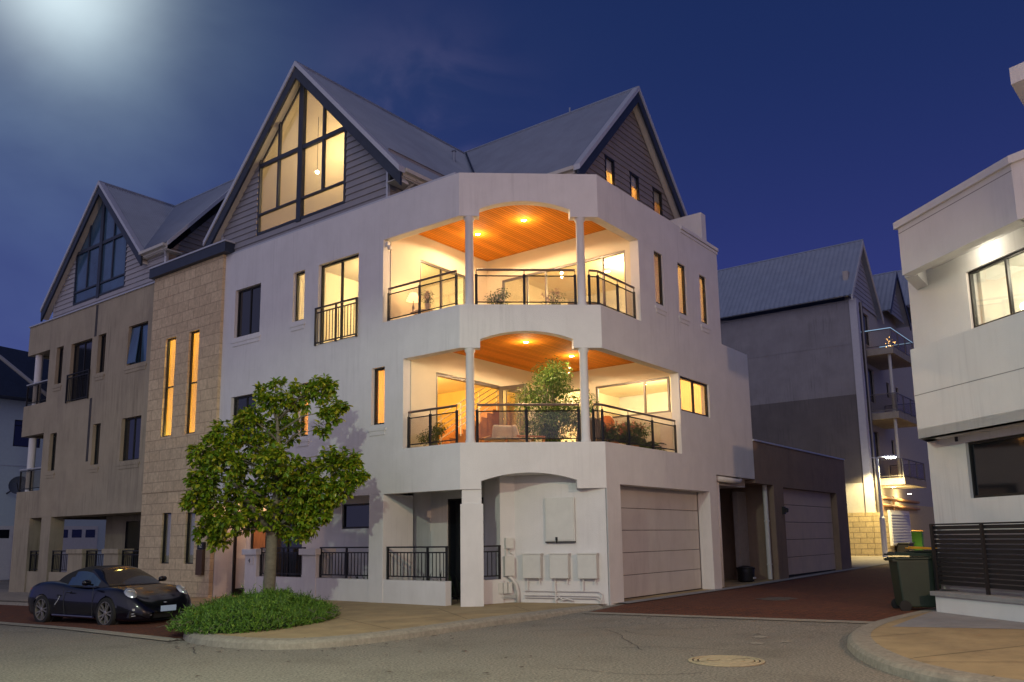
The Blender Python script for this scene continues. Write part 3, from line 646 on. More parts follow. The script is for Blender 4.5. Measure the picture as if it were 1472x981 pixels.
mb.tube([MW.p(1.02,.07,-.05), MW.p(1.1,.14,-.06), MW.p(1.2,.07,-.06), MW.p(1.3,.1,-.06), MW.p(1.45,.06,-.05)], .02, 6)
mb.build('wall_pipes', M['pvc'], TH)
NW = Pl((15.70,12.36,0), (.33,-.19,0), (.19,.33,0))
mb = MB(); NW.box(mb, .10,.30, 1.25,1.50, -.10,0); NW.box(mb, .06,.30, .62,1.07, -.14,0); mb.tube([NW.p(.12,1.25,-.05), NW.p(.12,1.07,-.05)], .015, 6); mb.tube([NW.p(.22,1.25,-.05), NW.p(.22,1.15,-.05), NW.p(.29,1.12,-.05)], .015, 6)
for k in range(3): NW.box(mb, -.10+k*.12, .0+k*.12, .22, .47, -.12, -.02)
for k in range(3): mb.tube([NW.p(-.05,.22,-.08), NW.p(-.05,.17-.03*k,-.08), NW.p(.4,.17-.03*k,-.08)], .010, 6)
mb.build('meter_box', M['meter'], TH, bevel=.008)
mb = MB(); mb.tube([NW.p(.17,.62,-.07), NW.p(.24,.55,-.10), NW.p(.33,.42,-.13), NW.p(.38,.25,-.13), NW.p(.385,-.05,-.12)], .042, 10); mb.build('downpipe', M['pvc'], TH, smooth=True)
# security camera
mb = MB(); mb.box(14.44, 14.54, 14.96, 15.04, 8.98, 9.10); mb.lathe((14.50,14.95,8.93), [(.01,-.05), (.05,-.03), (.06,.02), (.04,.06)], 12); mb.build('security_camera', M['pvc'], TH)
# ceiling downlights
def downlight(x, y, z, par, r=.05):
    mb = MB(); mb.lathe((x,y,z), [(r+.03,-.012), (r+.03,0), (r,.0)], 16); f = mb.build('downlight', M['pvc'], par)
    mb = MB(); mb.lathe((x,y,z-.016), [(r,0), (r,.012)], 16); mb.build('bulb', M['bulb'], f)
# ---- roofs of the white townhouse
def gable_roof(par, rx0, rx1, ry, rz, lo, hi, slope, axis='x', mtop='roof', pitch=.1, valley=None):
    """ridge along axis; lo/hi = eave offsets each side"""
    mb = MB()
    def P(a, b, z): return (a, b, z) if axis == 'x' else (b, a, z)
    roof_sheet(mb, P(rx0,ry,rz), P(rx1,ry,rz), P(rx0,ry-lo,rz-lo*slope), P(rx1,ry-lo,rz-lo*slope), pitch)
    roof_sheet(mb, P(rx0,ry,rz), P(rx1,ry,rz), P(rx0,ry+hi,rz-hi*slope), P(rx1,ry+hi,rz-hi*slope), pitch)
    f = mb.build('roof', M[mtop], par)
    mb = MB(); mb.tube([P(rx0-.02,ry,rz+.02), P(rx1,ry,rz+.02)], .055, 6); mb.build('ridge_cap', M['roof'], f)
    return f
def barge(par, x0, yc, z, lo, hi, slope, axis='x', out=1, inner='trimcream'):
    """capping, navy barge board and pale lining along the two raking edges of a gable"""
    def P(a, b, z): return (a, b, z) if axis == 'x' else (b, a, z)
    def rake(mb, a0, a1, top, bot, off=0):
        for sgn, d in ((-1, lo), (1, hi)):
            d2 = d+off; e = yc+sgn*d2; ze = z-d2*slope
            mb.hexa([P(a0,yc,z-bot), P(a1,yc,z-bot), P(a1,e,ze-bot), P(a0,e,ze-bot)], [P(a0,yc,z-top), P(a1,yc,z-top), P(a1,e,ze-top), P(a0,e,ze-top)])
    mb = MB(); rake(mb, x0-.05*out, x0+.16*out, -.07, .09); mb.build('roof_capping', M['trim'], par)
    mb = MB(); rake(mb, x0-.01*out, x0+.06*out, .092, .46); mb.build('barge_board', M['navy'], par)
    mb = MB(); rake(mb, x0+.065*out, x0+.30*out, .30, .36); mb.build('eave_lining', M[inner], par)
def gutter(par, p0, p1, out, m='trimcream', fascia=True):
    p0 = Vector(p0); p1 = Vector(p1); o = Vector(out); mb = MB()
    def b(a0, a1, w0, w1, z0, z1):
        q = [p0+o*w0, p1+o*w0, p1+o*w1, p0+o*w1]; mb.hexa([(t.x,t.y,t.z+z0) for t in q], [(t.x,t.y,t.z+z1) for t in q])
    b(0,1,-.02,.11,-.12,-.02); mb.build('gutter', M[m], par)
    mb = MB(); b(0,1,-.06,-.02,-.20,-.0); b(0,1,-.62,-.06,-.23,-.20); mb.build('fascia', M[m], par)
ZA = 15.40; SL = 1.045
gable_roof(TH, 14.22, 21.79, 18.66, ZA, 4.32, 4.32, SL, 'x')
barge(TH, 14.22, 18.66, ZA, 4.36, 4.36, SL, 'x')
gutter(TH, (14.4,14.36,10.92), (20,14.36,10.92), (0,-1,0)); gutter(TH, (14.4,22.98,10.92), (17,22.98,10.92), (0,1,0))
gable_roof(TH, 11.44, 24.5, 21.80, ZA, 3.60, 3.85, 1.075, 'y')
barge(TH, 11.44, 21.80, ZA, 3.64, 3.9, 1.075, 'y')
gutter(TH, (18.22,11.6,11.55), (18.22,18,11.55), (-1,0,0))
mb = MB(); V = lambda k: (21.79-3.5*k, 18.55-3.5*1.02*k, ZA-3.65*k+.02); mb.tube([V(0), V(1.05)], .035, 6); mb.build('valley_flashing', M['navy'], TH)
mb = MB(); mb.lathe((19.6,17.2,0), [(.05,13.3), (.05,14.2), (.09,14.22), (.0,14.35)], 10); mb.tube([(21.8,14.0,15.4), (21.8,14.0,15.62)], .03, 6); mb.build('roof_vent', M['roof'], TH)
# gable A (street side)
GA = Pl((14.5,0,0), (0,1,0), (1,0,0)); mb = MB(); yc = 18.66
def half(z): return max(0, (ZA-.32-z)/SL)
def loA(z): return max(15.06, yc-half(z))
def hiA(z): return min(22.42, yc+half(z))
rowboards(mb, GA, 10.25, 10.63, loA, hiA); rowboards(mb, GA, 10.63, 13.2, loA, lambda z: 16.66); rowboards(mb, GA, 10.63, 13.2, lambda z: 20.66, hiA)
mb.build('weatherboards', M['clad'], TH)
mb = MB(); GA.box(mb, 15.0, 15.07, 10.2, 11.5, -.035, .05); mb.build('corner_trim', M['trim'], TH)
mb = MB(); GA.box(mb, 22.40, 22.47, 10.2, 11.4, -.035, .05); mb.build('corner_trim', M['trim'], TH)
mb = MB(); GA.box(mb, 12.6, 22.05, 10.252, 10.30, -.10, .15); mb.build('parapet_capping', M['trim'], TH)
SIDE = Pl((0,15.06,0), (1,0,0), (0,1,0)); mb = MB(); rowboards(mb, SIDE, 10.2, 11.75, lambda z: 14.52, lambda z: 21.0); S2 = Pl((18.55,0,0), (0,1,0), (1,0,0)); rowboards(mb, S2, 10.2, 11.6, lambda z: 11.75, lambda z: 15.1); mb.build('weatherboards', M['clad'], TH)
mb = MB(); mb.box(14.56, 18.2, 15.10, 15.2, 10.2, 11.7); mb.hexa([(18.2,15.1,10.2),(18.3,15.1,10.2),(18.3,22.3,10.2),(18.2,22.3,10.2)],[(18.2,15.1,11.2),(18.3,15.1,11.2),(18.3,22.3,11.2),(18.2,22.3,11.2)]); mb.add([(18.2,15.1,11.2),(18.2,22.3,11.2),(18.2,18.66,14.95)],[(0,1,2)]); mb.box(14.56, 18.2, 22.3, 22.4, 10.2, 11.5)
for sg in (-1, 1):
    e = 3.5; mb.hexa([(14.56,yc,ZA-.45), (18.2,yc,ZA-.45), (18.2,yc+sg*e,ZA-.45-e*SL), (14.56,yc+sg*e,ZA-.45-e*SL)], [(14.56,yc,ZA-.40), (18.2,yc,ZA-.40), (18.2,yc+sg*e,ZA-.40-e*SL), (14.56,yc+sg*e,ZA-.40-e*SL)])
mb.box(14.56, 18.2, 15.2, 22.3, 10.19, 10.24)
mb.build('attic_room', M['cream'], TH)
def gable_window(par, GA, yc, hw, zb, zt, h1, h2, uv, gm, x=0):
    """big pointed window: frame, mullions, transoms, pane"""
    mb = MB(); top = lambda u: zt-SL*abs(u-yc)
    w0, w1 = -.03, .06
    def vbar(u, t, z0=zb, ww=(w0, w1)): 
        mb.hexa([GA.p(u-t/2,z0,ww[0]), GA.p(u+t/2,z0,ww[0]), GA.p(u+t/2,z0,ww[1]), GA.p(u-t/2,z0,ww[1])], [GA.p(u-t/2,top(u-t/2),ww[0]), GA.p(u+t/2,top(u+t/2),ww[0]), GA.p(u+t/2,top(u+t/2),ww[1]), GA.p(u-t/2,top(u-t/2),ww[1])])
    mb.hexa([GA.p(yc-.1,zb-.05,-.05), GA.p(yc+.1,zb-.05,-.05), GA.p(yc+.1,zb-.05,.08), GA.p(yc-.1,zb-.05,.08)], [GA.p(yc-.1,zt-.1,-.05), GA.p(yc+.1,zt-.1,-.05), GA.p(yc+.1,zt-.1,.08), GA.p(yc-.1,zt-.1,.08)])
    for u in (yc-hw+.035, yc+hw-.035): vbar(u, .07)
    for u in uv: vbar(u, .075, h2, (w0+.004, w1-.004))
    for s0, s1 in ((yc-hw+.07, yc-.1), (yc+.1, yc+hw-.07)):
        GA.box(mb, s0, s1, zb, zb+.07, w0, w1); GA.box(mb, s0, s1, h2-.03, h2+.03, w0+.006, w1-.006); GA.box(mb, s0, s1, h1-.06, h1+.06, w0-.004, w1-.008)
    for sg in (-1, 1):
        a, b = yc, yc+sg*hw
        mb.hexa([GA.p(a,zt-.13,w0-.008), GA.p(b,top(b)-.13,w0-.008), GA.p(b,top(b)-.13,w1+.004), GA.p(a,zt-.13,w1+.004)], [GA.p(a,zt+.03,w0-.008), GA.p(b,top(b)+.03,w0-.008), GA.p(b,top(b)+.03,w1+.004), GA.p(a,zt+.03,w1+.004)])
    f = mb.build('gable_window', M['navy'], par)
    mb = MB(); pts = [(yc-hw+.05,zb), (yc+hw-.05,zb), (yc+hw-.05,top(yc+hw)), (yc,zt-.05), (yc-hw+.05,top(yc-hw))]
    mb.add([GA.p(u,v,.020) for u, v in pts]+[GA.p(u,v,.030) for u, v in pts], [(0,1,2,3,4), (9,8,7,6,5)]+[(i,(i+1)%5,5+(i+1)%5,5+i) for i in range(5)]); mb.build('pane', M[gm], f)
gable_window(TH, GA, yc, 1.98, 10.62, ZA-.20, 12.84, 11.26, (17.66, 19.70), 'glass')
# gable B (lane side) with three narrow windows
GB = Pl((0,11.78,0), (1,0,0), (0,1,0)); ZB = ZA
def hB(z): return max(0, (ZB-.33-z)/1.075)
wins = [(20.14,20.70), (21.63,22.20), (23.12,23.76)]
mb = MB(); loB = lambda z: max(18.55, 21.8-hB(z)); hiB = lambda z: min(25.5, 21.8+hB(z))
rowboards(mb, GB, 10.2, 11.34, loB, hiB)
edges = [None]+[e for w in wins for e in w]+[None]
for i in range(0, 8, 2):
    l, r = edges[i], edges[i+1]
    rowboards(mb, GB, 11.34, 12.67, (lambda z, l=l: loB(z) if l is None else max(l, loB(z))), (lambda z, r=r: hiB(z) if r is None else min(r, hiB(z))))
rowboards(mb, GB, 12.67, 15.1, loB, hiB)
mb.build('weatherboards', M['clad_brown'], TH)
for a, b in wins: window(TH, GB, a, b, 11.34, 12.67, 'glass', w=-.03, t=.06)
mb = MB(); mb.box(18.7, 24.9, 11.9, 11.98, 10.2, 11.33); mb.add([(19.0,14.0,10.2),(24.3,14.0,10.2),(24.3,14.0,12.3),(19.3,14.0,12.3)],[(0,1,2,3)]); mb.box(18.7, 24.9, 11.85, 14.0, 10.18, 10.22); mb.box(19.3, 19.35, 11.85, 14.0, 10.2, 12.3); mb.box(24.1, 24.15, 11.85, 14, 10.2, 12.3); mb.hexa([(19.3,11.86,12.3),(24.15,11.86,12.3),(24.15,14,12.3),(19.3,14,12.3)],[(20.0,11.86,13.0),(23.5,11.86,13.0),(23.5,14,13.0),(20.0,14,13.0)])
mb.build('attic_room', M['cream'], TH)
mb = MB(); curtain(GB, 20.35, 21.0, 10.6, 12.7, .14, .08); curtain(GB, 21.6, 22.7, 10.6, 12.7, .14, .08); curtain(GB, 23.1, 24.05, 10.6, 12.7, .14, .08)
mb.build('curtain', M['curtain'], TH)
mb = MB(); mb.tube([(14.9,14.36,10.78), (14.9,14.75,10.60), (14.9,14.95,10.52), (14.9,14.97,10.2)], .045, 8); mb.tube([(18.12,12.6,11.4), (18.4,12.6,11.15), (18.45,12.6,10.2)], .045, 8); mb.build('downpipe', M['trimcream'], TH)
# recess between the townhouse and the brown garage: pipes under the overhang
mb = MB(); mb.tube([(22.95,10.02,3.12), (24.5,10.02,3.10), (24.75,10.06,3.16), (24.8,10.1,3.22)], .085, 10); mb.tube([(23.15,10.12,3.12), (23.15,10.12,.02)], .075, 10); mb.build('drain_pipe', M['pvc'], TH, smooth=True)

# ---- light inside the white townhouse (each lamp is a fitting seen in, or assumed for, a lit room or the porch)
for x, y, z in ((16.66,13.77,9.655), (16.65,12.2,9.655), (16.48,12.08,6.355), (18.6,12.1,6.355)): downlight(x, y, z, TH)
for x, y, z, w in ((16.66,13.77,9.56,130), (16.65,12.2,9.56,130), (16.48,12.08,6.26,128), (18.6,12.1,6.26,112)): (point_light('balcony_light', (x,y,z), (1,.70,.40), w*1.35, .04, spot=(R(172), .15, (x,y,0))), point_light('balcony_glow', (x,y,z-.12), (1,.68,.36), w*.16, .03))
for x, y, z, w, c in ((21.3,11.6,9.1,420,(1,.74,.36)), (17.0,17.4,9.2,300,(1,.76,.36)), (22.6,12.2,6.1,480,(1,.74,.38)), (21.6,13.4,6.0,60,(1,.72,.35)), (17.2,17.2,5.9,420,(1,.62,.18)), (16.9,18.9,13.3,125,(1,.70,.34)), (21.6,12.9,12.1,160,(1,.70,.28)), (15.45,15.2,5.2,24,(1,.45,.1)), (15.0,21.4,2.75,26,(1,.55,.28))):  # last entry: assumed lamp in the entry porch
    point_light('room_light', (x,y,z), c, w, .15)
for x, y, z in ((21.5,12.6,9.58), (17.0,17.4,9.58), (22.6,12.2,6.31), (21.6,13.4,6.31), (22.0,11.2,6.31)): downlight(x, y, z, TH, .07)
mb = MB(); mb.lathe((15.5,19.15,12.59), [(.0,-.055), (.042,-.03), (.055,0), (.042,.03), (.0,.055)], 16); f = mb.build('pendant_lamp', M['bulb'], TH, smooth=True)
mb = MB(); mb.tube([(15.5,19.15,12.68), (15.5,19.15,14.4)], .008, 6); mb.build('cord', M['black'], f)

# ---------------------------------------------------------------- grey-brown townhouse with the stone stair tower
GH = thing('townhouse', 'grey-brown rendered townhouse with a stone tower, left of the white one', 'house', (14.4, 30, -.2))
mb = MB()
hg = [(32.56,33.12,7.56,9.02), (30.32,31.93,6.73,8.97), (29.3,29.87,7.57,9.0), (26.47,27.75,7.56,8.96), (32.58,33.12,4.23,5.66), (29.27,29.82,4.25,5.71), (26.55,27.82,4.25,5.72), (33.7,35.64,6.96,9.04), (33.68,35.64,3.54,5.74)]
LP.wall(mb, 26.02, 35.64, 2.5, 10.22, hg, .25)
mb.box(14.65, 22, 35.35, 35.64, 2.5, 3.54); mb.box(14.65, 22, 35.35, 35.64, 5.74, 6.96); mb.box(14.65, 22, 35.35, 35.64, 9.04, 10.22)
mb.box(14.65, 21.5, 33.45, 33.65, 2.5, 10.2)
mb.box(14.65, 15.6, 26.0, 35.3, 2.5, 2.62); mb.box(14.65, 21.5, 33.66, 35.34, 3.2, 3.4); mb.box(14.65, 21.5, 33.66, 35.34, 6.6, 6.8); mb.box(14.65, 21.5, 33.66, 35.34, 9.1, 9.3)
mb.box(21.5, 21.7, 26, 35.6, -.4, 10.2); mb.box(14.65, 21.5, 26.0, 33.4, 9.9, 10.1)
mb.build('wall', M['grey'], GH)
mb = MB()
for y0, y1 in ((34.3,35.64), (31.9,33.3)): 
    mb.box(14.4, 14.9, y0+(.0 if y0 > 33 else .65), y1-(.4 if y0 > 33 else 0)+.4*(y0 > 33), -.5, 2.498)
mb.box(14.45, 14.65, 33.3, 34.3, -.5, .5); mb.box(14.45, 14.65, 26.02, 32.5, -.5, .5)
mb.box(16.2, 16.4, 26.02, 31.4, -.5, 2.6); mb.box(16.2, 16.4, 31.4, 32.0, -.5, 2.6)
mb.build('wall', M['grey'], GH)
for y0, y1 in ((29.95,31.0), (27.5,28.45)):
    mb = MB(); mb.box(14.4, 14.85, y0, y1, -.5, 1.16); mb.build('gate_pier', M['grey'], GH); mb = MB(); mb.box(14.34, 14.91, y0-.06, y1+.06, 1.16, 1.32); mb.build('pier_cap', M['grey'], GH, bevel=.01)
for a, b in ((33.32,34.28), (31.1,32.45), (28.55,29.9), (26.05,27.45)): barrail(LP, a, b, .5, 1.27, .12, par=GH, mid=(a+b)/2)
mb = MB(); mb.box(16.14, 16.19, 27.7, 30.4, -.3, 2.3); mb.build('porch_door', M['darkglass'], GH)
for a, b, c, d in hg[:7]:
    window(GH, LP, a, b, c, d, 'blueglass' if (a, c) in ((26.47,7.56),) else 'darkglass', mull=((a+b)/2,) if b-a > 1 else (), sill=None if c < 7 and c > 6 else 'grey', w=.12)
mb = MB()
mb.hexa([LP.p(27.15,7.62,-.02), LP.p(27.68,7.62,-.02), LP.p(27.68,7.62,.0), LP.p(27.15,7.62,.0)], [LP.p(27.15,8.9,.10), LP.p(27.68,8.9,.10), LP.p(27.68,8.9,.12), LP.p(27.15,8.9,.12)]); mb.build('open_sash', M['blueglass'], GH)
barrail(LP, 30.28, 31.98, 6.70, 7.78, -.05, name='juliet_railing', par=GH)
for z0 in (3.56, 6.98):
    mb = MB(); 
    for z in (z0+.08, z0+.78): LP.box(mb, 33.72, 35.6, z, z+.03, .05, .08)
    for y in (33.75, 34.65, 35.56): LP.box(mb, y-.025, y+.025, z0, z0+.81, .04, .09)
    f = mb.build('balcony_railing', M['black'], GH); mb = MB(); LP.box(mb, 33.78, 35.5, z0+.12, z0+.76, .06, .07); mb.build('glass_panel', M['smoke'], f); mb = MB(); LP.box(mb, 33.7, 35.64, z0+.84, z0+.88, .03, .10); mb.build('handrail', M['trim'], f)
    mb = MB(); mb.lathe((14.62,35.1,0), [(.14,z0-.02), (.14,z0+2.1)], 20); mb.build('column', M['white'], GH, smooth=True, auto=40)
for za, zb_ in ((8.99, 10.18), (4.4, 6.7)):
    mb = MB(); LP.box(mb, 30.02, 30.19, za, zb_, -.004, .01); mb.build('water_stain', M['stain'], GH)
mb = MB(); LP.box(mb, 26.02, 35.66, 10.22, 10.27, -.05, .2); mb.build('roof_capping', M['trim'], GH)
# gable of the grey house
ZC = 15.05; yC = 30.48; GC = Pl((14.6,0,0), (0,1,0), (1,0,0))
gable_roof(GH, 14.33, 17.44, yC, ZC, 3.40, 4.05, SL, 'x')
barge(GH, 14.33, yC, ZC, 3.42, 4.1, SL, 'x')
mb = MB(); hC = lambda z: max(0, (ZC-.33-z)/SL); loC = lambda z: max(25.9, yC-hC(z)) ; hiC = lambda z: min(34.05, yC+hC(z))
rowboards(mb, GC, 10.26, 10.63, lambda z: 25.9, hiC); rowboards(mb, GC, 10.63, 11.35, lambda z: 25.9, lambda z: 28.60); rowboards(mb, GC, 11.35, 13.1, loC, lambda z: 28.60); rowboards(mb, GC, 10.63, 13.1, lambda z: 32.44, hiC)
mb.build('weatherboards', M['clad_light'], GH)
for ya_ in (34.03, 25.84):
    mb = MB(); GC.box(mb, ya_, ya_+.07, 10.2, 11.4, -.03, .05); mb.build('corner_trim', M['trim'], GH)
gable_window(GH, GC, yC+.04, 1.95, 10.62, ZC-.22, 12.70, 11.12, (29.6, 31.5), 'blueglass')
# cross roof running right, its gutter and shaded end wall
mb = MB(); roof_sheet(mb, (17.44,25.55,ZC), (17.44,34,ZC), (14.35,25.55,11.62), (14.35,34,11.62)) if False else None
roof_sheet(mb, (17.44,25.55,ZC), (17.44,30.5,ZC), (14.38,25.55,11.55), (14.38,27.1,11.55), .1); roof_sheet(mb, (17.44,25.55,ZC), (17.44,33.0,ZC), (20.6,25.55,11.55), (20.6,33.0,11.55), .1)
f = mb.build('roof', M['roof'], GH); mb = MB(); mb.tube([(17.44,25.5,ZC+.02), (17.44,30.5,ZC+.02)], .055, 6); mb.build('ridge_cap', M['roof'], f)
mb = MB(); mb.hexa([(14.4,25.5,11.42), (14.4,25.62,11.42), (17.44,25.62,ZC-.14), (17.44,25.5,ZC-.14)], [(14.4,25.5,11.58), (14.4,25.62,11.58), (17.44,25.62,ZC+.03), (17.44,25.5,ZC+.03)]); mb.build('roof_capping', M['trim'], GH)
gutter(GH, (14.36,25.55,11.52), (14.36,27.1,11.52), (-1,0,0))
GD = Pl((0,25.95,0), (1,0,0), (0,1,0)); mb = MB(); rowboards(mb, GD, 10.2, 15.0, lambda z: 14.62+max(0, (z-11.3)/1.11), lambda z: 20.4-max(0, (z-11.3)/1.11)); mb.build('weatherboards', M['clad_brown'], GH)
mb = MB(); mb.tube([(14.42,25.72,11.35), (14.55,25.85,11.15), (14.55,25.85,10.3)], .045, 8); mb.build('downpipe', M['trim'], GH)
mb = MB(); mb.box(14.66, 21, 25.98, 26.1, 10, 11.2); mb.box(14.7, 21, 28, 34, 10.1, 10.2); mb.build('partition', M['dark'], GH)
# stone stair tower
ST = Pl((14.3,0,0), (0,1,0), (1,0,0)); mb = MB()
ST.wall(mb, 22.06, 26.02, -.5, 10.35, [(24.5,25.1,4.84,8.08), (23.17,23.74,4.82,8.1), (24.24,24.75,.86,2.42), (22.92,23.43,.86,2.4)], .13)
mb.box(14.6, 21, 22.10, 22.3, 2.97, 10.35); mb.box(14.6, 21, 25.8, 26.01, 2.5, 10.35)
mb.build('stone_tower', M['stone'], GH)
mb = MB(); ST.box(mb, 22.04, 26.03, 3.08, 3.15, -.02, .02); mb.build('stone_ledge', M['stone'], GH)
mb = MB(); ST.box(mb, 21.75, 26.1, 10.30, 10.62, -.16, .5); mb.build('parapet_trim', M['navy'], GH)
mb = MB(); ST.box(mb, 21.73, 26.12, 10.62, 10.67, -.18, .5); mb.build('parapet_capping', M['trim'], GH)
for a, b, c, d in ((24.5,25.1,4.84,8.08), (23.17,23.74,4.82,8.1)): window(GH, ST, a, b, c, d, 'glass', hmull=(c+1.62,), w=.07, t=.04)
for a, b, c, d in ((24.24,24.75,.86,2.42), (22.92,23.43,.86,2.4)):
    window(GH, ST, a, b, c, d, 'glass', w=.06, t=.03)
mb = MB(); mb.box(15.9, 16.0, 22.3, 25.8, 3.2, 9.8); mb.box(14.45, 15.9, 22.3, 22.35, 3.2, 9.8); mb.box(14.45, 15.9, 25.75, 25.8, 3.2, 9.8); mb.box(14.65, 16.6, 22.3, 25.8, 9.8, 9.85); mb.box(14.65, 16.6, 22.3, 25.8, 3.15, 3.2); mb.build('stairwell', M['cream2'], GH)
mb = MB(); mb.box(14.50, 14.53, 22.7, 25.2, .5, 2.6); mb.build('blind', mat('drawn_blind', (.55,.50,.36), .9), GH)
for z in (8.6, 5.0): point_light('room_light', (15.2,24.1,z), (1,.73,.17), 120, .15)
# letterbox with house number, and the number plate on the pier
mb = MB(); ST.box(mb, 22.30, 22.62, .55, 1.28, -.11, 0); f = mb.build('letterbox', M['terracotta'] if False else mat('bronze_letterbox', (.10,.055,.035), .5, metal=.3), GH, bevel=.01)
mb = MB(); ST.box(mb, 22.30, 22.62, 1.285, 1.50, -.08, 0); mb.build('number_plate', M['black'], f)
def text(s, size, pl, u, v, w, m, par, flip=True, name='lettering'):
    cu = bpy.data.curves.new(name, 'FONT'); cu.body = s; cu.size = size; cu.extrude = .003; cu.align_x = 'CENTER'; cu.align_y = 'CENTER'
    t = bpy.data.objects.new(name, cu); C.objects.link(t); dg = bpy.context.evaluated_depsgraph_get(); me = bpy.data.meshes.new_from_object(t.evaluated_get(dg)); bpy.data.objects.remove(t)
    o = bpy.data.objects.new(name, me); C.objects.link(o); me.materials.clear(); me.materials.append(m)
    x = -pl.u if flip else pl.u; z = -pl.n; y = Vector((0,0,1)); mt = Matrix((( x.x,y.x,z.x), (x.y,y.y,z.y), (x.z,y.z,z.z))).to_4x4(); mt.translation = Vector(pl.p(u, v, w))
    me.transform(mt); o.parent = par; o.matrix_parent_inverse = Matrix.Identity(4) if par.type == 'MESH' else Matrix.Translation(-Vector(root_loc(par))); return o
text('12', .16, ST, 22.46, 1.39, -.085, M['pvc'], f)
mb = MB(); LP.box(mb, 20.10, 20.36, .86, 1.07, -.02, 0); f2 = mb.build('number_plate', M['pvc'], TH); text('4', .17, LP, 20.27, .965, -.024, M['black'], f2)
# ---------------------------------------------------------------- brown garage block beside the lane
BG = thing('garage', 'low brown rendered garage with a taupe sectional door, beside the lane', 'garage', (27.4, 9.94, 0))
mb = MB(); RP.wall(mb, 25.72, 35.55, -.1, 4.45, [(25.72,27.3,-.1,3.10), (28.2,34.2,-.1,3.06)], .3); mb.box(25.72, 35.55, 10.24, 17, 4.2, 4.40); mb.box(35.3, 35.55, 10.24, 17, -.1, 4.45); mb.box(27.3, 27.5, 10.24, 14, -.1, 3.3); mb.box(25.72, 27.3, 10.24, 12.6, 3.10, 3.3); mb.box(23.0, 27.5, 12.6, 12.8, -.1, 3.6); mb.build('wall', M['brown'], BG)
mb = MB(); mb.box(22.76, 25.7, 10.24, 12.6, 3.1, 3.2); mb.build('recess_ceiling', M['brown'], BG)
mb = MB(); mb.box(26.5, 27.29, 10.9, 11.05, .02, 2.9); mb.build('wall', mat('pale_brown_render', (.33,.28,.25), .9, noise=.1), BG)
mb = MB(); RP.box(mb, 25.70, 35.6, 4.45, 4.50, -.04, .3); mb.build('roof_capping', M['trim'], BG)
mb = MB()
for i in range(5): z0 = .10+i*.60; RP.box(mb, 28.3, 34.15, z0+.006, z0+.592, .22, .26)
mb.build('garage_door', M['garage2'], BG, bevel=.006)
mb = MB(); mb.box(24.9, 27.2, 12.52, 12.6, .02, 2.6); f = mb.build('side_door', M['brown'], BG); mb = MB(); mb.box(25.2, 26.9, 12.48, 12.52, .08, 2.45); f2 = mb.build('door_leaf', mat('brown_door_paint', (.20,.15,.145), .6), BG); mb = MB(); mb.lathe((25.45,12.43,1.1), [(.05,-.03), (.06,0), (.05,.03)], 10, 'y'); mb.build('handle', M['black'], f2)
mb = MB(); mb.tube([(27.05,10.15,3.1), (27.05,10.15,.05)], .075, 10)
for z in (.5, 1.9): mb.box(26.95, 27.18, 10.1, 10.2, z, z+.05)
mb.build('downpipe', M['pvc'], BG)
mb = MB(); RP.box(mb, 27.95, 28.05, 2.15, 2.4, -.10, 0); mb.lathe((28.0,9.80,2.3), [(.02,-.1), (.06,-.08), (.07,.02), (.03,.06)], 10); mb.build('wall_light', M['black'], BG)
# black bag / helmet-shaped container in the recess
mb = MB(); mb.lathe((0,0,0), [(.20,0), (.25,.03), (.27,.30), (.28,.38), (.24,.46), (.10,.50), (0,.50)], 16); bag = local_root('storage_tub', 'black plastic tub standing by the brown door under the overhang', 'tub', (25.9,10.5,.02)); mb.build('body', M['black'], bag, smooth=True, auto=40)
mb = MB(); mb.lathe((0,0,.40), [(.29,0), (.30,.02), (.29,.04)], 16); mb.build('rim', M['rubber'], bag); mb = MB(); mb.box(-.10, .10, -.29, -.27, .10, .15); mb.build('label_strip', M['pvc'], bag)

# ---------------------------------------------------------------- apartment building at the end of the lane
AB = thing('apartment_building', 'dark concrete apartment building with gables and stacked balconies behind the garages', 'building', (50, 12.7, .2))
mb = MB(); mb.box(50, 50.4, 12.7, 40, 9.43, 15.02); mb.box(50, 50.4, 12.7, 40, 4.4, 9.40) if False else None
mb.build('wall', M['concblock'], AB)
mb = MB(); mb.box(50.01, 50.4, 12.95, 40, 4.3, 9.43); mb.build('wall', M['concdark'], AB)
mb = MB(); mb.box(50.0, 50.4, 12.95, 40, 0, 4.3); mb.build('wall', mat('pale_lane_panel', (.42,.41,.38), .9, noise=.06), AB)
mb = MB(); mb.box(49.94, 50.45, 12.55, 12.95, 2.6, 15.10); mb.build('corner_pier', mat('pier_paint', (.52,.51,.53), .8, noise=.05), AB)
mb = MB(); mb.box(49.96, 50.45, 12.9, 40, 15.02, 15.08); mb.box(49.985, 50.0, 12.95, 40, 12.42, 12.46); mb.build('wall_joint', M['concblock'], AB)
# main gable roof, ridge along y
def far_gable(xc, zr_, y0, y1, half, slope, clm='clad_light'):
    gable_roof(AB, y0-.35, y1, xc, zr_, half, half, slope, 'y', pitch=.3)
    P = Pl((0,y0,0), (1,0,0), (0,1,0)); mb = MB(); rowboards(mb, P, zr_-half*slope+.1, zr_-.35, lambda z: xc-(zr_-.3-z)/slope, lambda z: xc+(zr_-.3-z)/slope, h=.3); mb.build('weatherboards', M[clm], AB)
    mb = MB()
    for sg in (-1, 1): mb.hexa([(xc,y0-.37,zr_-.35), (xc,y0-.30,zr_-.35), (xc+sg*half,y0-.30,zr_-.35-half*slope), (xc+sg*half,y0-.37,zr_-.35-half*slope)], [(xc,y0-.37,zr_), (xc,y0-.30,zr_), (xc+sg*half,y0-.30,zr_-half*slope), (xc+sg*half,y0-.37,zr_-half*slope)])
    mb.build('barge_board', M['trimcream'] if clm == 'clad_light' else M['navy'], AB)
far_gable(53.0, 19.55, 12.95, 40, 3.6, 1.2)
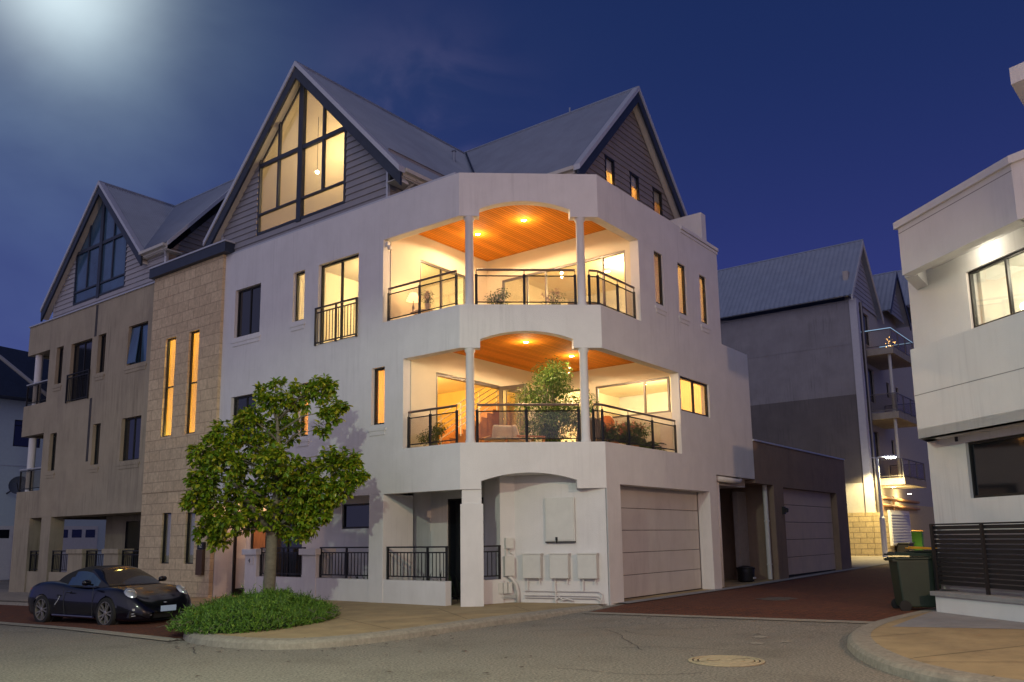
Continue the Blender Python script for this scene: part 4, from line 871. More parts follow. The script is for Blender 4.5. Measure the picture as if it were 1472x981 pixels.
far_gable(59.0, 18.9, 12.4, 30, 2.8, 1.15, 'clad'); far_gable(66.2, 21.0, 12.6, 30, 3.0, 1.15, 'clad'); far_gable(72, 19.9, 12.4, 30, 2.8, 1.15, 'clad')
mb = MB(); mb.hexa([(50.0,20.5,15.0), (50.2,20.5,15.0), (50.2,40,15), (50.0,40,15)], [(50.0,20.5,15.1), (50.2,20.5,15.1), (50.2,40,20), (50,40,20)]); mb.build('parapet', M['concblock'], AB)
BP = Pl((0,13.0,0), (1,0,0), (0,1,0)); mb = MB()
BP.wall(mb, 50.4, 78, 3.3, 17.0, [(52.0,54.4,5.6,7.6), (52.0,54.4,9.4,11.5), (52.0,54.4,13.0,15.0), (57.5,58.3,10.2,11.2), (60,60.8,10.2,11.2), (57.5,58.3,6.2,7.4)], .3); mb.build('wall', mat('rear_wall_paint', (.42,.38,.34), .9, noise=.1), AB)
mb = MB(); BP.wall(mb, 50.4, 78, .0, 3.3, [(56.5,59.5,.1,2.7)], .3); mb.build('wall', mat('ochre_lane_wall', (.55,.44,.26), .9, noise=.1), AB)
for a, b, c, d in ((52.0,54.4,5.6,7.6), (52.0,54.4,9.4,11.5), (52.0,54.4,13.0,15.0), (57.5,58.3,10.2,11.2), (60,60.8,10.2,11.2), (57.5,58.3,6.2,7.4)): window(AB, BP, a, b, c, d, 'darkglass', mull=((a+b)/2,) if b-a > 1 else (), w=.1)
mb = MB(); BP.box(mb, 56.5, 59.5, .1, 2.7, .2, .28); mb.build('roller_door', M['garage2'], AB)
for k, z in enumerate((4.55, 8.35, 12.15)):
    y0 = 10.9; x1 = 56.2
    mb = MB(); mb.prism([(51.0,13.0), (51.0,y0+.1), (x1,y0), (x1,13.0)], z-.38, z); f = mb.build('balcony_slab', M['concrete'], AB)
    pts = [(51.05,12.9), (51.05,y0+.16), (x1-.05,y0+.06), (x1-.05,12.9)]
    mb = MB(); mb.tube([(x,y,z+1.08) for x, y in pts], .035, 6); mb.tube([(x,y,z+.12) for x, y in pts], .03, 6)
    for x, y in pts+[(52.6,y0+.13), (54.3,y0+.10)]: mb.tube([(x,y,z), (x,y,z+1.08)], .035, 6)
    f = mb.build('balcony_railing', M['framegrey'], AB)
    mb = MB()
    for a, b in zip(pts[:-1], pts[1:]): mb.hexa([(a[0],a[1],z+.16), (b[0],b[1],z+.16), (b[0]+.01,b[1]+.01,z+.16), (a[0]+.01,a[1]+.01,z+.16)], [(a[0],a[1],z+1.03), (b[0],b[1],z+1.03), (b[0]+.01,b[1]+.01,z+1.03), (a[0]+.01,a[1]+.01,z+1.03)])
    mb.build('glass_panel', M['smoke'], f)
    if k == 2:
        mb = MB(); mb.tube([(x,y,z+1.13) for x, y in pts], .03, 6); mb.build('light_strip', M['ledcool'], f)
    if k: mb = MB(); mb.tube([(51.35,11.3,z-3.8), (51.35,11.3,z-.38)], .09, 8); mb.build('balcony_post', M['trimcream'], AB)
for x_ in (53.4, 57.5): point_light('assumed_underside_light', (x_,12.2,3.75), (1,.72,.30), 170, .1)  # assumed lamps with fittings, added to brighten the ochre lane wall
for x_ in (53.4, 57.5): downlight(x_, 12.2, 3.9 if x_ > 56 else 4.15, AB, .1)
# fairy lights and two small orange lanterns on the top balcony
mb = MB(); rg = random.Random(3)
for i in range(46):
    q = (51.8+rg.random()*2.4, 11.35+rg.random()*.3, 12.2+rg.random()**1.6*.85); mb.lathe(q, [(0,-.022), (.022,0), (0,.022)], 5)
fl = mb.build('fairy_lights', emis('fairy_light', (1,.55,.16), 7)); tag(fl, 'string of tiny warm fairy lights on the topmost apartment balcony', 'fairy lights')
for x in (54.95, 55.75):
    mb = MB(); mb.lathe((x,11.5,12.45), [(.05,-.1), (.09,0), (.05,.1)], 8); o = mb.build('lantern', emis('orange_lantern', (1,.28,.06), 3)); tag(o, 'small glowing orange lantern on the topmost apartment balcony', 'lantern', 'orange lanterns on the top balcony')
mb = MB(); mb.tube([(50.7,12.48,15), (50.7,12.48,.2)], .09, 8); mb.tube([(51.0,12.6,15), (51.0,12.6,3)], .06, 8); mb.build('downpipe', M['framegrey'], AB)
mb = MB()
for z in (3.6, 3.15): mb.tube([(51.2,12.85,z), (63,12.85,z-.1)], .09, 8)
for x in (53.2, 56.0): mb.tube([(x,12.85,3.7), (x,12.85,1.5)], .06, 8)
mb.build('wall_pipes', mat('copper_brown_pipe', (.40,.22,.11), .6), AB)
for x in (51.6, 54.2): mb = MB(); mb.box(x, x+.9, 12.7, 13.0, 1.75, 2.6); mb.build('meter_box', M['pvc'], AB, bevel=.01)
# limestone block wall at the end of the lane
LW = thing('block_wall', 'yellow lit limestone block wall at the far end of the lane', 'wall', (50, 13, .2))
mb = MB(); mb.box(50.0-.35, 50.0-.03, 12.55, 22, 0, 2.62); mb.build('wall_face', M['limebrick'], LW)
mb = MB(); mb.box(49.66, 53.6, 12.22, 12.5, 0, 2.62) if False else mb.box(49.66, 56.1, 12.18, 12.53, 0, 2.60); mb.build('wall_return', M['limebrick2'], LW)
mb = MB(); mb.box(49.60, 53.45, 12.12, 12.15, 2.3, 2.34) if False else None
mb = MB(); mb.box(51.3, 56.0, 12.0, 12.14, .75, 2.75); f = mb.build('shutter', M['pvc']); tag(f, 'white slatted meter cupboard on the limestone wall beside the lane lamp', 'cupboard')
mb = MB()
for i in range(11): mb.hexa([(51.4,11.95,.84+i*.165), (55.9,11.95,.84+i*.165), (55.9,12.0,.84+i*.165), (51.4,12.0,.84+i*.165)], [(51.4,11.985,.99+i*.165), (55.9,11.985,.99+i*.165), (55.9,12.0,.99+i*.165), (51.4,12.0,.99+i*.165)])
mb.build('slats', M['trim'], f)
# sandy pavement at the lane end
sheet('footpath', [(36.3,9.6), (120,9.6), (120,12.9), (49.6,12.5), (49.6,14), (36.3,14)], zf, M['concrete'], .01)
# lane street lamp
def street_lamp(x, y, z, h, arm, label, tilt=0, power=0, s=1):
    t = local_root('street_lamp', label, 'street lamp', (x, y, z), math.atan2(arm[1], arm[0])); L = math.hypot(*arm)
    mb = MB(); mb.tube([(0,0,0), (0,0,1.6*s)], .11*s, 12); mb.tube([(0,0,1.6*s), (0,0,1.68*s)], [.11*s,.07*s], 12); mb.tube([(0,0,1.68*s), (0,0,h)], [.07*s,.045*s], 12); mb.build('pole', M['trim'], t, smooth=True, auto=40)
    mb = MB(); mb.tube([(0,0,h-.02), (L*.4,0,h+.10*L), (L,0,h+.13*L)], .03*s, 8); mb.tube([(0,0,h-.02), (-.35*s,0,h-.02)], .02*s, 6); mb.build('arm', M['trim'], t, smooth=True)
    zz = h+.13*L; mb = MB(); mb.lathe((L+.32*s,0,zz), [(0,-.38*s), (.10*s,-.30*s), (.16*s,0), (.13*s,.25*s), (.02,.34*s)], 14, 'x'); mb.v = [(a,b,zz+max((c-zz)*.55,-.012)) for a,b,c in mb.v]; hd = mb.build('lamp_head', M['trim'], t, smooth=True)
    mb = MB(); mb.lathe((L+.32*s,0,0), [(0,-.30*s), (.10*s,-.2*s), (.13*s,0), (.10*s,.2*s), (0,.28*s)], 14, 'x'); mb.v = [(a,b,zz-.014-max(0,-c*.55)) for a,b,c in mb.v]; mb.build('diffuser', M['lampon'], hd, smooth=True)
    return t
street_lamp(48.1, 11.68, .18, 5.35, (.35,-.28), 'lit lamp on a pale pole by the limestone wall at the lane end', s=1.3)
point_light('lane_lamp_light', (48.7,11.15,5.35), (1,.78,.34), 2600, .15, spot=(R(150), .3, (49.2,10.9,0)))
# assumed main street lamp, just outside the photograph to the left
street_lamp(-.95, 9.05, -.14, 6.45, (3.7,-1.75), 'assumed tall lit street lamp, out of view at the roadside left of the townhouses')
point_light('assumed_lamp_light', (3.05,7.15,6.62), (.86,1,.74), 1700, .12, spot=(R(170), .16, (4.3,7.75,0)))
street_lamp(4.2, -10.6, -.14, 6.9, (1.2,1.6), 'assumed street lamp, out of view on the opposite pavement, added to warm the right side of the white townhouse')  # unseen lamp assumed behind the camera, added to warm the right facade
point_light('assumed_lamp_light', (5.4,-9.0,6.85), (1,.62,.38), 4600, .18)

# ---------------------------------------------------------------- wheelie bins
def wheelie_bin(label, loc, rz, body, lid, s=1.0, group=None):
    t = local_root('wheelie_bin', label, 'wheelie bin', loc, rz, group)
    mb = MB(); lo = [(-.262,-.262), (.262,-.262), (.255,.30), (-.255,.30)]; hi = [(-.29,-.29), (.29,-.29), (.28,.36), (-.28,.36)]
    mb.hexa([(x*s,y*s,.07*s) for x, y in lo], [(x*s,y*s,.93*s) for x, y in hi]); mb.build('body', M[body], t, bevel=.03*s)
    mb = MB(); mb.hexa([(-.31*s,-.31*s,.93*s), (.31*s,-.31*s,.93*s), (.30*s,.38*s,.93*s), (-.30*s,.38*s,.93*s)], [(-.31*s,-.31*s,.97*s), (.31*s,-.31*s,.97*s), (.30*s,.38*s,.97*s), (-.30*s,.38*s,.97*s)]); mb.build('rim', M[body], t, bevel=.01)
    mb = MB(); mb.hexa([(-.32*s,-.33*s,.985*s), (.32*s,-.33*s,.985*s), (.31*s,.40*s,1.01*s), (-.31*s,.40*s,1.01*s)], [(-.27*s,-.28*s,1.03*s), (.27*s,-.28*s,1.03*s), (.26*s,.34*s,1.07*s), (-.26*s,.34*s,1.07*s)])
    mb.tube([(-.26*s,.42*s,1.02*s), (.26*s,.42*s,1.02*s)], .02*s, 8); mb.build('lid', M[lid], t, bevel=.012)
    mb = MB(); mb.tube([(-.30*s,.42*s,.93*s), (.30*s,.42*s,.93*s)], .016*s, 8); mb.box(-.28*s,-.24*s,.34*s,.42*s,.90*s,.95*s); mb.box(.24*s,.28*s,.34*s,.42*s,.90*s,.95*s); mb.build('handle', M[body], t)
    for sx in (-1, 1):
        mb = MB(); mb.lathe((sx*.27*s,.27*s,.10*s), [(.05*s,-.035*s), (.10*s,-.03*s), (.105*s,0), (.10*s,.03*s), (.05*s,.035*s)], 18, 'x'); mb.build('wheel', M['rubber'], t)
    mb = MB(); mb.tube([(-.27*s,.27*s,.10*s), (.27*s,.27*s,.10*s)], .012*s, 6); mb.build('axle', M['frame'], t)
    mb = MB(); mb.box(-.10*s,.10*s,-.302*s,-.29*s,.86*s,.885*s); mb.build('moulded_mark', M['trim'], t)
    return t
wheelie_bin('dark green wheelie bin standing beside the slatted fence corner', (18.25,3.93,zf(18,4)-.03), R(28), 'bin', 'bin', 1.07)
wheelie_bin('bright green wheelie bin with a yellow lid by the limestone wall', (58.2,12.2,.2), R(5), 'bingreen', 'yellow', 1.35)
wheelie_bin('orange-lidded dark bin mostly hidden behind the green wheelie bin', (23.9,4.8,.0), R(20), 'bin', 'yellow', 1.06)
mb = MB(); mb.box(-.55,.55,-.35,.35,.0,.62); lb = local_root('storage_box', 'low dark box at the foot of the limestone wall', 'box', (52.8,11.7,.2)); mb.build('body', M['black'], lb, bevel=.03); mb = MB(); mb.box(-.6,.6,-.4,.4,.62,.70); mb.build('lid', M['frame'], lb, bevel=.02)

# ---------------------------------------------------------------- right-hand white house
RH = thing('townhouse', 'modern white rendered house at the right edge with a flat angled parapet', 'house', (18.5, 3.2, 0))
ra = R(48); QP = Pl((17.73,3.51,0), (-math.cos(ra),-math.sin(ra),0), (math.sin(ra),-math.cos(ra),0))
def rpoly(off, left, x1=30, uR=9): 
    """footprint set back by off from the street plane, starting at u=left"""
    a = QP.p(left,0,off); b = QP.p(uR,0,off); return [(a[0],a[1]), (b[0],b[1]), (x1,b[1]), (x1,a[1])]
mb = MB()
# lower wall, set back
QP.wall(mb, -.55, 9, -.1, 3.5, [(.52,2.9,2.11,3.20)], .3) if False else None
LWp = Pl(QP.p(0,0,.6), QP.u, QP.n)
LWp.wall(mb, -.55, 9, -.1, 3.5, [(.52,3.4,2.11,3.17)], .3)
a = LWp.p(-.55,0,0); b = LWp.p(-.55+.0,0,.3); mb.box(a[0]+.02, 32, a[1]-.3, a[1]-.002, -.1, 3.5)
# first floor band (outermost), full depth slab of wall
b0 = QP.p(0,0,0); b1 = QP.p(9,0,0)
mb.prism([b0[:2], b1[:2], (32,b1[1]), (32,b0[1])], 3.30, 3.48)
QP.wall(mb, 0, 9, 3.30, 5.08, [], .25); mb.box(b0[0]+.2, 32, b0[1]-.25, b0[1]-.001, 3.30, 5.08)
# upper wall
UW = Pl(QP.p(0,0,1.0), QP.u, QP.n); UW.wall(mb, -1.2, 9, 4.9, 7.0, [(.53,4.0,5.40,6.56)], .25)
a = UW.p(-1.2,0,0); mb.box(a[0]+.02, 32, a[1]-.25, a[1]-.002, 4.9, 7.0)
mb.build('wall', M['white2'], RH)
mb = MB(); a = QP.p(-.02,0,0); QP.wall(mb, -.02, 3.0, 6.63, 7.62, [], .25); Q2 = Pl(QP.p(3.0,0,0), (-.40,-.916,0), (.916,-.40,0)); Q2.wall(mb, 0, 6, 6.63, 7.62, [], .25); mb.box(a[0]+.2, 32, a[1]-.25, a[1]-.001, 6.63, 7.62)
mb.prism([QP.p(.3,0,.253)[:2], QP.p(3.0,0,.253)[:2], Q2.p(6,0,.3)[:2], (32,-4), (32,a[1]-.26)], 6.93, 7.1); mb.build('parapet', M['white2'], RH)
mb = MB(); QP.box(mb, -.08, 3.02, 7.62, 7.76, -.06, .3); Q2.box(mb, 0, 6, 7.62, 7.76, -.06, .3); mb.build('parapet_capping', M['white2'], RH)
mb = MB(); QP.box(mb, -.005, 9, 4.14, 4.155, -.003, .01); mb.box(b0[0], 32, b0[1]-.01, b0[1]+.003, 4.14, 4.155); QP.box(mb, -.03, 3, 7.50, 7.515, -.004, .01); mb.build('wall_joint', M['greyapron'], RH)
window(RH, LWp, .52, 3.4, 2.11, 3.17, 'darkglass', w=.06, t=.045)
window(RH, UW, .53, 4.0, 5.40, 6.56, 'glass', mull=(1.49, 2.7), w=.05, t=.05)
mb = MB(); QP.box(mb, .05, 9, 5.02, 5.08, .252, 1.0); mb.build('balcony_floor', M['white2'], RH)
q = QP.p(1.2,0,.62); downlight(q[0], q[1], 6.92, RH, .05); point_light('soffit_fill', (q[0],q[1],6.83), (1,.90,.72), 13, .04)  # downlight and its light added to brighten the soffit
mb = MB(); UW.box(mb, .6, 6, 5.2, 6.9, 2.6, 2.7); UW.box(mb, .5, .6, 5.0, 6.9, .26, 2.7); UW.box(mb, 5.9, 6, 5.0, 6.9, .26, 2.7); UW.box(mb, .6, 6, 6.72, 6.8, .26, 2.7); UW.box(mb, .6, 6, 4.95, 5.0, .26, 2.7); UW.box(mb, 1.6, 2.1, 5.0, 5.9, 2.0, 2.55); mb.build('upstairs_room', mat('cool_white_plaster', (.78,.77,.70), .8), RH)
q = UW.p(2.6,6.62,1.3); point_light('room_light', q, (1,.90,.70), 150, .06); downlight(q[0], q[1], 6.71, RH, .08)
mb = MB(); a = QP.p(3.15,0,.9); mb.hexa([(15.6,1.13,8.97), (22,.6,8.97), (22,-4,8.97), (14.2,-3,8.97)], [(15.6,1.13,9.27), (22,.6,9.27), (22,-4,9.27), (14.2,-3,9.27)]); mb.prism([(16.3,.75), (22,.3), (22,-4), (15.2,-3)], 7.1, 8.97); mb.build('upper_eave', M['white2'], RH)
mb = MB(); q = LWp.p(.42,3.24,-.1); mb.lathe(q, [(.03,-.04), (.03,.05)], 10); mb.build('soffit_light', M['black'], RH)
# low wall with the black slatted fence on top
FN = thing('fence', 'black horizontal slat fence standing on a low white wall, right edge', 'fence', (17.2, 2.9, 0))
mb = MB(); QP.box(mb, 0, 9, -.1, .30, .04, .32); mb.box(17.75, 19.6, 3.2, 3.46, -.1, .30); mb.build('low_wall', M['white2'], FN)
mb = MB(); QP.box(mb, -.07, 9, .30, .385, -.02, .38); mb.box(17.80, 19.6, 3.16, 3.50, .30, .385); mb.build('coping', M['greyapron'], FN, bevel=.008)
F2 = Pl(QP.p(0,0,.22), QP.u, QP.n)
F3 = Pl(F2.p(-.16,0,0), (1,0,0), (0,-1,0))
for k in range(13):
    z0 = .50+k*.0865; mb = MB(); F2.box(mb, -.17, 9, z0, z0+.070, .0, .018); mb.build('slat', M['black'], FN); mb = MB(); F3.box(mb, .02, 2.2, z0, z0+.070, .0, .018); mb.build('slat', M['black'], FN)
for u in (-.13, 1.20, 2.6, 4.1): mb = MB(); F2.box(mb, u-.03, u+.03, .385, 1.635, -.045, -.002); mb.build('post', M['black'], FN)
mb = MB(); F2.box(mb, -.18, 9, 1.62, 1.65, -.03, .035); mb.build('top_rail', M['black'], FN)

# ---------------------------------------------------------------- far left house
FL = thing('house', 'pale house with a dark blue roof at the far left, behind the townhouses', 'house', (18, 48, -.3))
mb = MB(); P = Pl((0,48.5,0), (1,0,0), (0,1,0)); P.wall(mb, 4, 30, -.6, 9.25, [(19.2,20.6,6.75,8.2)], .3); mb.build('wall', mat('pale_blue_grey_render', (.50,.58,.60), .85, noise=.05), FL)
window(FL, P, 19.2, 20.6, 6.75, 8.2, 'darkglass', hmull=(7.9,), w=.05)
mb = MB(); P.box(mb, 4, 30, 5.68, 5.72, -.02, .02); mb.build('wall_joint', M['trim'], FL)
mb = MB(); mb.hexa([(4,47.6,9.3), (30,47.6,9.3), (30,55,9.3), (4,55,9.3)], [(4,50,13.2), (30,49,11.6), (30,55,11.6), (4,55,13.2)]); mb.build('roof', M['navy'], FL)
mb = MB(); mb.tube([(15.5,47.4,12.7), (17.9,47.4,11.2), (20.7,47.4,9.25)], .10, 6); mb.build('roof_capping', M['trimcream'], FL)
for x0 in (12.5, 17.2, 21.0):
    mb = MB(); P.box(mb, x0, x0+3.1, -.3, 2.5, -.03, 0); f = mb.build('garage_door', M['pvc'], FL)
    mb = MB()
    for i in range(4): P.box(mb, x0+.12+i*.76, x0+.66+i*.76, 1.85, 2.3, -.04, -.03)
    mb.build('door_window', M['darkglass'], f)
mb = MB(); c = Vector((18.9,46.6,4.55)); ax = Vector((-.55,-.8,.2)).normalized(); e1 = ax.cross(Vector((0,0,1))).normalized(); e2 = e1.cross(ax)
b = 0
for r, h in ((.0,-.10), (.2,-.085), (.36,-.045), (.48,0)):
    for k in range(20): t = 2*PI*k/20; mb.v.append(tuple(c+ax*h+(e1*math.cos(t)+e2*math.sin(t))*r))
for i in range(3):
    for k in range(20): mb.f.append((i*20+k, i*20+(k+1)%20, (i+1)*20+(k+1)%20, (i+1)*20+k))
f = mb.build('satellite_dish', M['navy'], FL, smooth=True); mb = MB(); mb.tube([tuple(c-ax*.1), (19.1,48.5,4.2)], .04, 6); mb.tube([tuple(c-ax*.05-e2*.3), tuple(c+ax*.45)], .02, 6); mb.build('bracket', M['frame'], f)

# ---------------------------------------------------------------- manhole cover
mh = local_root('manhole_cover', 'round pale concrete manhole cover set in the asphalt', 'manhole cover', (10.66,4.66,zr(10,4))); mh.scale = (.66,.66,1)
mb = MB(); mb.lathe((0,0,0), [(.74,0), (.74,.010), (.67,.014), (.668,.002)], 48); mb.build('surround', M['manhole'], mh)
mb = MB(); mb.lathe((0,0,0), [(.63,-.0), (.63,.012), (.57,.014), (.568,.002)], 48); mb.build('frame_ring', M['manhole'], mh)
mb = MB(); mb.lathe((0,0,0), [(.668,.0), (.668,.0035), (.0,.0035)], 48); mb.build('gap', M['dark'], mh)
mb = MB(); mb.lathe((0,0,0), [(.53,0), (.53,.014), (.375,.015), (.373,.004), (.345,.004), (.343,.015), (.145,.015), (.143,.004), (.118,.004), (.116,.015), (0,.015)], 48); mb.build('cover', M['manhole'], mh)
mb = MB(); q = R(-37); 
for s0, s1 in ((.14,.54), (-.54,-.14)):
    n = Vector((-math.sin(q), math.cos(q), 0))*.012; t = Vector((math.cos(q), math.sin(q), 0)); mb.add([tuple(t*s0-n+Vector((0,0,.018))), tuple(t*s1-n+Vector((0,0,.018))), tuple(t*s1+n+Vector((0,0,.018))), tuple(t*s0+n+Vector((0,0,.018)))], [(0,1,2,3)])
mb.build('slot', M['dark'], mh)
# ---------------------------------------------------------------- street tree
def tree():
    T = Vector((11.6, 15.6, zf(11,15))); e = Vector((.606,-.796,0)); f = Vector((.796,.606,0)); rg = random.Random(11)
    t = local_root('street_tree', 'small broad-leaved street tree growing out of the green shrub', 'tree', tuple(T))
    cl = [(1.04,4.9,.34),(.46,4.74,.43),(1.34,4.41,.34),(-.12,4.62,.3),(-.62,4.25,.36),(-1.0,3.81,.46),(-1.46,3.42,.4),(-1.7,3.5,.23),(1.10,3.98,.22),(.09,4.11,.36),(-.29,3.64,.49),(.30,3.2,.42),(-.82,3.18,.45),(-1.43,2.87,.43),(-1.65,2.49,.37),(-1.25,2.18,.43),(-.64,2.55,.52),(.05,2.85,.55),(.75,2.84,.52),(1.21,3.23,.36),(1.68,3.22,.30),(1.84,2.83,.28),(1.61,2.68,.34),(1.07,2.53,.46),(.46,2.23,.5),(-.16,2.08,.5),(-.69,1.94,.38),(-1.38,1.72,.32),(-1.14,1.56,.22),(.77,1.92,.36),(.63,1.66,.27),(.24,1.77,.28),(1.36,3.46,.24),(2.0,2.83,.17),(1.0,2.22,.4),(-.41,4.92,.18),(-.02,5.08,.17),(1.26,5.01,.18),(-1.87,2.34,.17)]
    pts = []
    for l, z, r in cl:
        ext = max(.2, 1.25-abs(l)*.5-abs(z-3.0)*.28); k = 1 if r < .3 else 2
        for j in range(k):
            d = rg.uniform(-ext, ext) if j else rg.uniform(-.35, .35)*ext; pts.append((e*l+f*d+Vector((0,0,z)), r*.82))
    mb = MB()
    trunk = [Vector((0,0,-.1)), Vector((0,0,.5)), Vector((.02,.0,1.1)), e*.03+Vector((0,0,1.7))]
    mb.tube([tuple(p) for p in trunk], [.165,.135,.125,.115], 14)
    mb.tube([tuple(p) for p in (trunk[-1], e*.10+Vector((0,0,2.6)), e*.12+Vector((0,0,3.5)), e*.02+Vector((0,0,4.6)))], [.11,.08,.055,.02], 10)
    mb.tube([tuple(p) for p in (trunk[-1]-Vector((0,0,.1)), e*.55+f*.2+Vector((0,0,2.3)), e*1.2+f*.3+Vector((0,0,2.7)))], [.08,.055,.02], 8)
    mb.tube([tuple(p) for p in (trunk[-1]-Vector((0,0,.05)), -e*.5-f*.2+Vector((0,0,2.4)), -e*1.1+Vector((0,0,3.1)))], [.08,.055,.02], 8)
    for i, (p, r) in enumerate(pts):
        h = max(1.75, min(p.z-.5, 4.2)); s = e*.06+Vector((0,0,h))
        m = s.lerp(p, .5)+Vector((rg.uniform(-.1,.1), rg.uniform(-.1,.1), .12)); mb.tube([tuple(s), tuple(m), tuple(p)], [.022,.014,.006], 5)
    mb.build('trunk', M['bark'], t, smooth=True)
    mb = MB()
    for p, r in pts:
        for _ in range(int(58*(r/.45)**1.7)+5):      # twig tips, each with its rosette of leaves
            d = Vector((rg.gauss(0,1), rg.gauss(0,1), rg.gauss(0,.8))).normalized()*r*rg.uniform(.45,1.12); tip = p+d; o = (d+Vector((0,0,.12))).normalized()
            for j in range(rg.randint(7,12)):
                q = (o*.7+Vector((rg.uniform(-1,1), rg.uniform(-1,1), rg.uniform(-.9,.35)))).normalized(); leaf(mb, tip+q*.015, rg.uniform(.085,.165), rg, out=q*1.4, droop=.35, w=.46)
    print('tree leaves', len(mb.f)//6); mb.build('crown', M['leaf'], t)
tree()
# ---------------------------------------------------------------- juniper shrub
def shrub():
    rg = random.Random(5); c = Vector((10.1,13.75,0)); t = local_root('shrub', 'low spreading bright green juniper shrub filling the kerb corner', 'shrub', (c.x,c.y,zf(0,13)))
    out = [(8.28,13.9),(8.15,13.2),(8.2,12.6),(8.5,12.3),(9.0,12.15),(9.6,12.25),(10.5,12.55),(11.0,12.85),(11.6,13.4),(12.2,14.6),(12.6,16.0),(12.1,17.0),(11.1,16.6),(10.6,15.9),(9.9,15.3),(9.0,14.6)]
    out = [Vector((x-c.x,y-c.y)) for x, y in out]
    def radius(a):
        d = Vector((math.cos(a), math.sin(a))); best = 0
        for i in range(len(out)):
            p, q = out[i], out[(i+1)%len(out)]; den = d.x*(q.y-p.y)-d.y*(q.x-p.x)
            if abs(den) < 1e-6: continue
            s = (p.x*(q.y-p.y)-p.y*(q.x-p.x))/den; u = (p.x*d.y-p.y*d.x)/den
            if s > 0 and 0 <= u <= 1: best = max(best, s)
        return best
    def top(x, y):
        a = math.atan2(y, x); r = math.hypot(x, y)/max(.1, radius(a)); b = max(0, 1-r**2.4)**.7*.50
        return b*(.84+.20*math.sin(x*3.1+1)*math.cos(y*2.7)+.14*math.sin(x*8+y*6)+.08*math.cos(x*13-y*11))
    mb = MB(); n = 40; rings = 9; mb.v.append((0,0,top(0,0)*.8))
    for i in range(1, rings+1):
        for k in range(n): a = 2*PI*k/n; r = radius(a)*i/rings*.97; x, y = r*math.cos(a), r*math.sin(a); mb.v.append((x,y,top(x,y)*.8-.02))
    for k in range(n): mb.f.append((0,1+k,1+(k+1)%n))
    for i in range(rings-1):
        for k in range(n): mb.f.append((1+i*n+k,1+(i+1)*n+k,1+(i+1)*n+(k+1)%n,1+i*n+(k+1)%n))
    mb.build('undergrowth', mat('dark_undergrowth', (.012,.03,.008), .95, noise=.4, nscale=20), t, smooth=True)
    mb = MB(); cnt = 0
    while cnt < 11000:
        a = rg.uniform(0,2*PI); r = radius(a)*math.sqrt(rg.random())*1.01; x, y = r*math.cos(a), r*math.sin(a); z = top(x,y)
        p = Vector((x,y,z*.82+rg.uniform(-.04,.02))); o = Vector((x,y,0)).normalized()*.5+Vector((rg.uniform(-.8,.8), rg.uniform(-.8,.8), rg.uniform(.3,1.1))); o.normalize(); s = rg.uniform(.07,.16) if rg.random() > .06 else rg.uniform(.18,.30)
        b = o.cross(Vector((rg.uniform(-1,1), rg.uniform(-1,1), .3))).normalized()
        # a sprig: stem blade with short side blades
        mb.add([p-b*.008, p+b*.008, p+o*s], [(0,1,2)])
        for j in range(4):
            q = p+o*s*(.2+.18*j); w = (o*.6+b*(1 if j % 2 else -1)).normalized()*s*.42; c2 = o.cross(b)*.010; mb.add([q-c2, q+c2, q+w], [(0,1,2)])
        cnt += 1
    mb.build('foliage', M['juniper'], t)
    mb = MB()
    for _ in range(130):
        a = rg.uniform(0,2*PI); r = radius(a)*rg.uniform(.75,1.0); x, y = r*math.cos(a), r*math.sin(a); z = top(x,y)*.7; L_ = rg.uniform(.12,.30)
        mb.tube([(x*.96,y*.96,z*.6), (x+math.cos(a)*L_*.5,y+math.sin(a)*L_*.5,z+.05), (x+math.cos(a)*L_,y+math.sin(a)*L_,z+rg.uniform(-.02,.12))], [.006,.005,.003], 4)
    mb.build('dry_twigs', M['bark'], t)['kind'] = 'stuff'
shrub()
